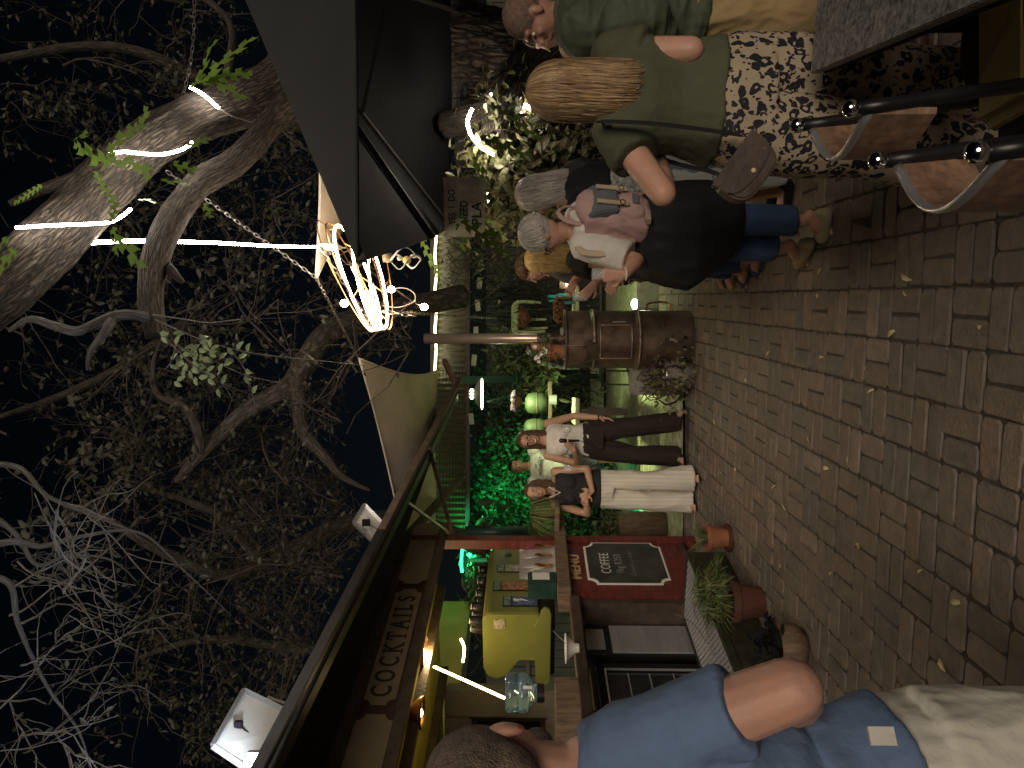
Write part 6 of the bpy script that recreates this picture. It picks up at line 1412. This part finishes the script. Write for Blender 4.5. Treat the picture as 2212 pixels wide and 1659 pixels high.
# woman with glasses in profile
p = V((wl(1500, 580, 5.7).x, 5.7, 0)); a = Person('woman with pinned up brown hair and glasses seen in profile', p, R(82), 1.66, True, K_a, dict(head=wl(1147, 582, 5.65), neck=wl(1185, 572, 5.7)), (R(3), R(-6), 0), vox=.0085)
a.top('dark_blouse', C_grey, .02, 1.0, 3.9, 1.8, (.07, .06)); a.trousers('trousers', C_black); a.hair(H_brown, .0, 300, (0, 360), phi=88, seed=15, w=.008); a.face(H_brown, 'closed', M_steel)
hb_ = MB()
for i in range(60): q = i * .7; hb_.tube([a.Mh @ V((.03 * sin(q + t), -.115 + .03 * cos(q * 1.3 + t), .06 + .03 * sin(q * .7 + t * 2))) for t in (0, .5, 1, 1.5)], .004, 4, u0=(i % 7) / 7)
hb_.build('hair_bun', H_brown, a.root)
# person behind the stove
p = V((wl(1500, 752, 9.2).x, 9.2, 0)); a = Person('ruddy faced person in dark top glimpsed between the flue and the pansies', p, R(200), 1.6, False, mat('ruddy_face', (.55, .22, .12), .5, nz=.15), dict(), (R(20), R(-10), R(12)), vox=.01)
a.top('dark_top', C_black, .02, .8, 3.95, 1.6, (.075, .06)); a.trousers('trousers', C_black); a.hair(H_dark, 0, 200, (60, 300), phi=80, seed=16); a.face(H_dark)
# tan shirt behind the bald man
p = V((wl(1500, 66, 4.4).x, 4.4, 0)); a = Person('person in a tan shirt half hidden behind the man in the padded jacket', p, R(95), 1.62, False, K_a, dict(), (R(0), R(-5), 0), vox=.01)
a.top('tan_shirt', C_tan, .025, .8, 3.9, .8, (.085, .085), wr=.008); a.trousers('trousers', C_grey); a.hair(H_brown, 0, 200, (0, 360), phi=80, seed=17)
# man in padded jacket
p = V((1.52, 3.02, 0)); a = Person('man with shaved head in green padded jacket and khaki trousers', p, R(84), 1.72, False, K_d,
    dict(head=wl(1150, 40, 3.0), neck=wl(1215, 25, 3.03), chest=(0, 0, 1.27), shL=wl(1270, 60, 2.82), elL=wl(1400, 40, 2.78), wrL=wl(1440, 95, 2.85), shR=wl(1270, 50, 3.2), elR=wl(1400, 60, 3.3), wrR=wl(1430, 110, 3.3)), (R(0), R(-8), 0), vox=.0065, bulk=1.05)
a.top('padded_jacket', C_puff, .045, .45, 3.98, 1.75, (.098, .082), wr=.011, wsc=(7, 7, 16), wr2=.004, seed=18, bust=False); a.trousers('trousers', C_khaki, .02, 1.2, 1.0, (.125, .10, .10), wr=.010, wr2=.004, seed=19)
cb_ = MB(); cb_.ell((0, -.018, .034), (.0765, .0945, .090), a.Mh, 28, 20); me = cb_.mesh(); link(me, 'cropped_hair', H_buzzd, a.root)
a.shoe(C_leather, 'L'); a.shoe(C_leather, 'R'); a.face(H_dark)
a.fin(MB().tube([a.J['neck'] + V((.085 * cos(t) + .01, .085 * sin(t), .0 - .02 * cos(t))) for t in [2 * pi * i / 16 for i in range(17)]], .032, 10), 'collar', C_puff, wr=.004)

# ---- woman in green and leopard print, seen from behind
p = V((.95, 2.42, 0)); a = Person('woman with long honey hair, olive t-shirt and leopard print trousers seen from behind', p, R(-6), 1.62, True, K_c,
    dict(head=wl(1222, 202, 2.38), neck=wl(1290, 203, 2.40), chest=wl(1385, 208, 2.42), waist=wl(1465, 215, 2.42), pelvis=wl(1570, 222, 2.42), shL=wl(1332, 286, 2.38), elL=wl(1432, 418, 2.26), wrL=wl(1420, 330, 2.62), shR=wl(1332, 116, 2.42), elR=wl(1492, 108, 2.30), wrR=wl(1440, 150, 2.62),
         hpL=wl(1600, 280, 2.42), hpR=wl(1600, 168, 2.42), knL=wl(1850, 305, 2.42), knR=wl(1850, 170, 2.46), anL=wl(2110, 345, 2.42), anR=wl(2110, 190, 2.5), toL=(-.22, .14, .03), toR=(.05, .14, .03)),
    (R(4), R(-4), R(2)), bulk=1.20, vox=.006)
a.top('t_shirt', C_olive, .016, 1.25, 3.85, .42, (.070, .070), flare=.015, wr=.006, wr2=.002, seed=21, vox=.0065); a.trousers('trousers', C_leo, .014, 1.45, 1.0, (.118, .115, .12), wr=.009, wsc=(8, 8, 3), wr2=.002, seed=23)
a.shoe(C_black, 'L'); a.shoe(C_black, 'R')
a.hair(H_blond, .27, 2600, (12, 348), -.04, .003, seed=22, w=.0040, phi=98, capr=(.092, .106, .104), lenj=.22, push=-.0)
# her bag and strap
bg_ = thing('shoulder_bag', 'small brown leather saddle bag hanging at the hip of the woman in green', 'handbag', wl(1640, 365, 2.25)); bc = wl(1612, 372, 2.24)
sx_ = (wl(1655, 300, 2.24) - wl(1560, 400, 2.24)); bx = V((.62, 0, -.5)).normalized(); bz = V((.5, 0, .62)).normalized(); bx = V((.62, -.1, -.45)).normalized(); by = V((0, 1, 0)); bz = bx.cross(by).normalized() * -1
MBg = axes(bc, bx, by, V((bx.z * -1, 0, bx.x)).normalized())
def bagp(w_, h_, d_, oy, n=20, sh=.5):
    P = []
    for i in range(n): t = 2 * pi * i / n; P.append((w_ * math.copysign(abs(cos(t)) ** sh, cos(t)), h_ * (sin(t) if sin(t) < 0 else sin(t) ** .4)))
    return MB().prism([MBg @ V((x, oy, z)) for x, z in P], (MBg.to_3x3() @ V((0, d_, 0))))
bagp(.095, .062, .06, -.03).build('bag_body', C_leather, bg_, bevel=.008); 
MB().prism([MBg @ V((x, -.038, z)) for x, z in [(-.098, .066), (.098, .066), (.097, .01)] + [(.092 * cos(t), -.035 * sin(t) + .005) for t in [pi * i / 10 for i in range(11)]] + [(-.097, .01)]], MBg.to_3x3() @ V((0, .009, 0))).build('bag_flap', C_leather, bg_, bevel=.002)
MB().ell((0.0, -.042, -.012), (.008, .005, .008), MBg).build('stud', M_gold, bg_, smooth=True)
MB().tube(smooth_path([wl(1300, 262, 2.28), wl(1312, 262, 2.24), wl(1400, 266, 2.20), wl(1500, 277, 2.20), wl(1598, 291, 2.22)], 6), .024, 8, flat=.18, up=V((0, 1, 0))).build('strap', C_black, bg_, smooth=True)
MB().tube(smooth_path([wl(1300, 262, 2.28), wl(1330, 300, 2.55), wl(1450, 350, 2.5), wl(1540, 372, 2.32), wl(1560, 392, 2.25)], 6), .008, 6, flat=.3).build('back_strap', C_black, bg_, smooth=True)
f = MB(); 
for (c0_, c1_) in ((wl(1598, 291, 2.22), MBg @ V((.095, 0, .055))), (wl(1545, 378, 2.28), MBg @ V((-.095, 0, .05)))):
    q = chain_mb(c0_, c1_, L=.022, wd=.007, th=.0022); b = len(f.v); f.v += q.v; f.f += [[i + b for i in x] for x in q.f]
f.build('chain', M_chrome, bg_)
MB().ell(wl(1650, 318, 2.2), (.016, .008, .012), None, 10, 8).build('pink_charm', C_pink, bg_, smooth=True)

# ---- man in the blue shirt, very near on the left
p = V((-.80, 1.42, 0)); a = Person('man in blue short sleeved shirt and cream trousers close to the viewer, from behind', p, R(-22), 1.80, False, K_c,
    dict(head=wl(1070, 1662, 1.36), neck=wl(1215, 1680, 1.38), chest=V((-.80, 1.38, 1.28)), waist=V((-.86, 1.38, 1.08)), pelvis=V((-.80, 1.40, .88)), shR=wl(1350, 1622, 1.33), elR=wl(1708, 1488, 1.22), wrR=V((-.66, 1.47, 1.05)), shL=V((-.98, 1.50, 1.44)), elL=V((-1.05, 1.5, 1.15)), wrL=V((-.95, 1.7, 1.1)),
         hpR=V((-.71, 1.38, .82)), hpL=V((-.89, 1.42, .82))), (R(26), R(4), 0), bulk=1.0, vox=.0055, armr=1.2)
a.top('polo_shirt', C_blue, .018, 1.05, 3.93, .70, (.074, .070), flare=.02, wr=.007, wr2=.002, wsc=(5, 5, 9), seed=25, vox=.006)
a.trousers('trousers', C_cream, .022, 1.35, 1.0, (.115, .09, .08), wr=.007, seed=26, wr2=.003)
f = MB(); f.ell((0, -.018, .030), (.0775, .097, .094), a.Mh, 32, 24); f.ell((0, -.05, -.02), (.066, .062, .06), a.Mh, 24, 16); me = remesh(f, .006, 4); link(me, 'cropped_hair', H_buzz, a.root)
MB().ell((.070, -.002, -.024), (.010, .018, .029), a.Mh, 16, 12).build('ear', mat('red_ear', (.52, .20, .16), .5), a.root, smooth=True)
me = remesh(MB().ell((.010, .036, -.078), (.046, .046, .036), a.Mh), .006, 2); link(me, 'beard', H_buzz, a.root)
MB().box(wl(1905, 1590, 1.19), (.028, .006, .042), Matrix.Rotation(R(28), 3, 'Z')).build('side_label', C_white, a.root)
a.shoe(C_white, 'R'); a.shoe(C_white, 'L')

# ================================================================ TABLE AND CHAIRS AT FRONT RIGHT
TZt = .75; c0 = V((.934, 2.18, TZt)); c1 = V((.66, 1.15, TZt)); ax1 = (c1 - c0).normalized(); ax2 = V((-ax1.y, ax1.x, 0)); ax2 = ax2 if ax2.x > 0 else -ax2
tb = thing('stone_table', 'grey speckled stone topped table at the near right', 'table', (1.3, 1.6, 0))
Q = [c0, c0 + ax2 * .95, c0 + ax2 * .95 + ax1 * 1.15, c0 + ax1 * 1.15]
MB().prism([q - V((0, 0, .03)) for q in Q], (0, 0, .03)).build('top', M_granite, tb, bevel=.003)
MB().prism([c0 + (q - c0) * .97 + ax2 * .012 + ax1 * .012 - V((0, 0, .085)) for q in Q], (0, 0, .05)).build('apron', M_blackm, tb)
for u, v in ((.12, .12), (.83, .12), (.12, 1.0), (.83, 1.0)): q = c0 + ax2 * u + ax1 * v; MB().box((q.x, q.y, (TZt - .085) / 2), (.05, .05, TZt - .09)).build('leg', M_blackm, tb)
def chair(label, far, near, rot):
    # back rest seen end on: two posts with ball finials and a curved slab
    t = thing('cafe_chair', label, 'chair', (far.x + .2, (far.y + near.y) / 2, 0), 'black cafe chairs with ball finials')
    for i, q in enumerate((far, near)):
        b = V((q.x + .10, q.y - .01, 0)); po_ = MB().tube(smooth_path([b, b * .5 + V((q.x + .02, q.y, 0)) * .5 + V((0, 0, .42)), q], 5), .0155, 12).build('post', M_black, t, smooth=True)
        MB().ell(q + V((0, 0, .016)), (.0195, .0195, .019)).build('finial', M_chrome, po_, smooth=True)
    d = near - far; out = V((d.y, -d.x, 0)).normalized(); out = out if out.x < 0 else -out
    def slab(z0, z1, th, name, m, bul):
        r1 = []
        for z, oo in ((z0, 0), (z1, 0)):
            r1.append([far + d * (i / 14) + out * (bul * sin(pi * i / 14) + .012) + V((0, 0, z)) for i in range(15)])
        vs = r1[0] + r1[1]; vs2 = [v - out * th for v in vs]; n = 15; fs = [(i, i + 1, i + 1 + n, i + n) for i in range(14)]; b = 2 * n
        fs += [(i + b + n, i + 1 + b + n, i + 1 + b, i + b) for i in range(14)] + [(i, i + b, i + 1 + b, i + 1) for i in range(14)] + [(n + i, n + i + 1, n + i + 1 + b, n + i + b) for i in range(14)] + [(0, n, n + b, b), (n - 1, n - 1 + b, 2 * n - 1 + b, 2 * n - 1)]
        return MB().add(vs + vs2, fs).build(name, m, t)
    slab(-.17, -.03, .014, 'back_slab', M_curve, .085)
    MB().tube([far + d * (i / 14) + out * (.087 * sin(pi * i / 14) + .006) + V((0, 0, -.025 - .0 * i)) for i in range(15)], .0065, 8, flat=2).build('back_hoop', M_alu, t, smooth=True)
    f = MB(); mid = (far + near) / 2; f.ell((0, 0, 0), (.20, .20, .02), Matrix.Translation((mid.x + .24, mid.y, .45)), 28, 8); f.build('seat', M_blackm, t, smooth=True)
    for sy_ in (-.15, .15): MB().tube([(mid.x + .4, mid.y + sy_, .45), (mid.x + .43, mid.y + sy_ * 1.1, 0)], .0125, 8).build('leg', M_black, t, smooth=True)
chair('black cafe chair with curved wooden back, the nearer of the two at the stone table', V((.449, 1.46, .88)), V((.363, 1.14, .88)), 0)
chair('black cafe chair with curved wooden back, the farther of the two beside leopard trousers', V((.675, 1.89, .88)), V((.60, 1.58, .88)), 0)
cu = A(2108, 120, 1.72); st_ = thing('bench', 'dark bench with mustard cushion under the stone table', 'bench', (cu.x, cu.y, 0))
f = MB(); f.box((cu.x + .12, cu.y + .02, .44), (.52, .2, .07)); f.build('cushion', M_cush, st_, bevel=.025); MB().box((cu.x + .12, cu.y + .02, .39), (.56, .22, .03)).build('seat_board', M_blackm, st_)
for dx in (-.12, .36): MB().box((cu.x + dx, cu.y + .02, .187), (.04, .18, .374)).build('leg', M_blackm, st_)
wt = G(2000, 75, .0); wb_ = thing('pale_basket', 'pale box holding brown twine and leaves under the stone table', 'box', (1.12, 2.0, 0))
MB().box((1.12, 2.0, .16), (.26, .2, .32)).build('box', M_white, wb_, bevel=.008)
f = MB(); r9 = random.Random(4)
for i in range(26): f.tube(smooth_path([V((1.12 + r9.uniform(-.1, .1), 2.0 + r9.uniform(-.08, .08), .3)), V((1.08 + r9.uniform(-.1, .1), 1.98 + r9.uniform(-.1, .1), .38)), V((1.05 + r9.uniform(-.1, .1), 1.97 + r9.uniform(-.1, .1), .33))], 3), .006, 5)
f.build('twine', M_curve, wb_)
# fallen leaves and specks on the paving
r8 = random.Random(17); lm = MB(); lm.leaf(V((0, 0, .006)), V((1, 0, .1)), V((0, 0, 1)), .05, .026, .3); mlf = mat('dry_leaf', (.62, .55, .26), .6, nz=.3, nsc=30); first = None
spots = [(1950, 590), (1773, 640), (1765, 590), (1660, 770), (1870, 800), (1770, 770), (1748, 937), (1950, 625), (1655, 960), (1830, 985), (1670, 1060), (1695, 1085), (1985, 1240), (1768, 1350), (2030, 1420), (1955, 1520), (1780, 1010), (1590, 1010), (1640, 1060), (1545, 900), (1560, 1020), (1875, 850), (1720, 640), (1920, 725), (2060, 1300), (1800, 1240), (1860, 1170), (2120, 700), (1610, 820), (1690, 1230)]
for i, (x, y) in enumerate(spots):
    q = G(x + r8.uniform(-4, 4), y + r8.uniform(-4, 4), .004)
    if first is None: first = link(lm.mesh('fallen_leaf'), 'fallen_leaf', mlf, org=(0, 0, 0), smooth=False); o = first
    else: o = first.copy(); COL.objects.link(o)
    k = r8.uniform(.5, 1.35); o.location = q; o.scale = (k, k * r8.uniform(.6, 1.3), k); o.rotation_euler = (r8.uniform(-.3, .3), r8.uniform(-.2, .2), r8.uniform(0, 6.3))
    tag(o, 'small curled yellow leaf lying on the brick paving', 'leaf', 'fallen leaves on the paving')
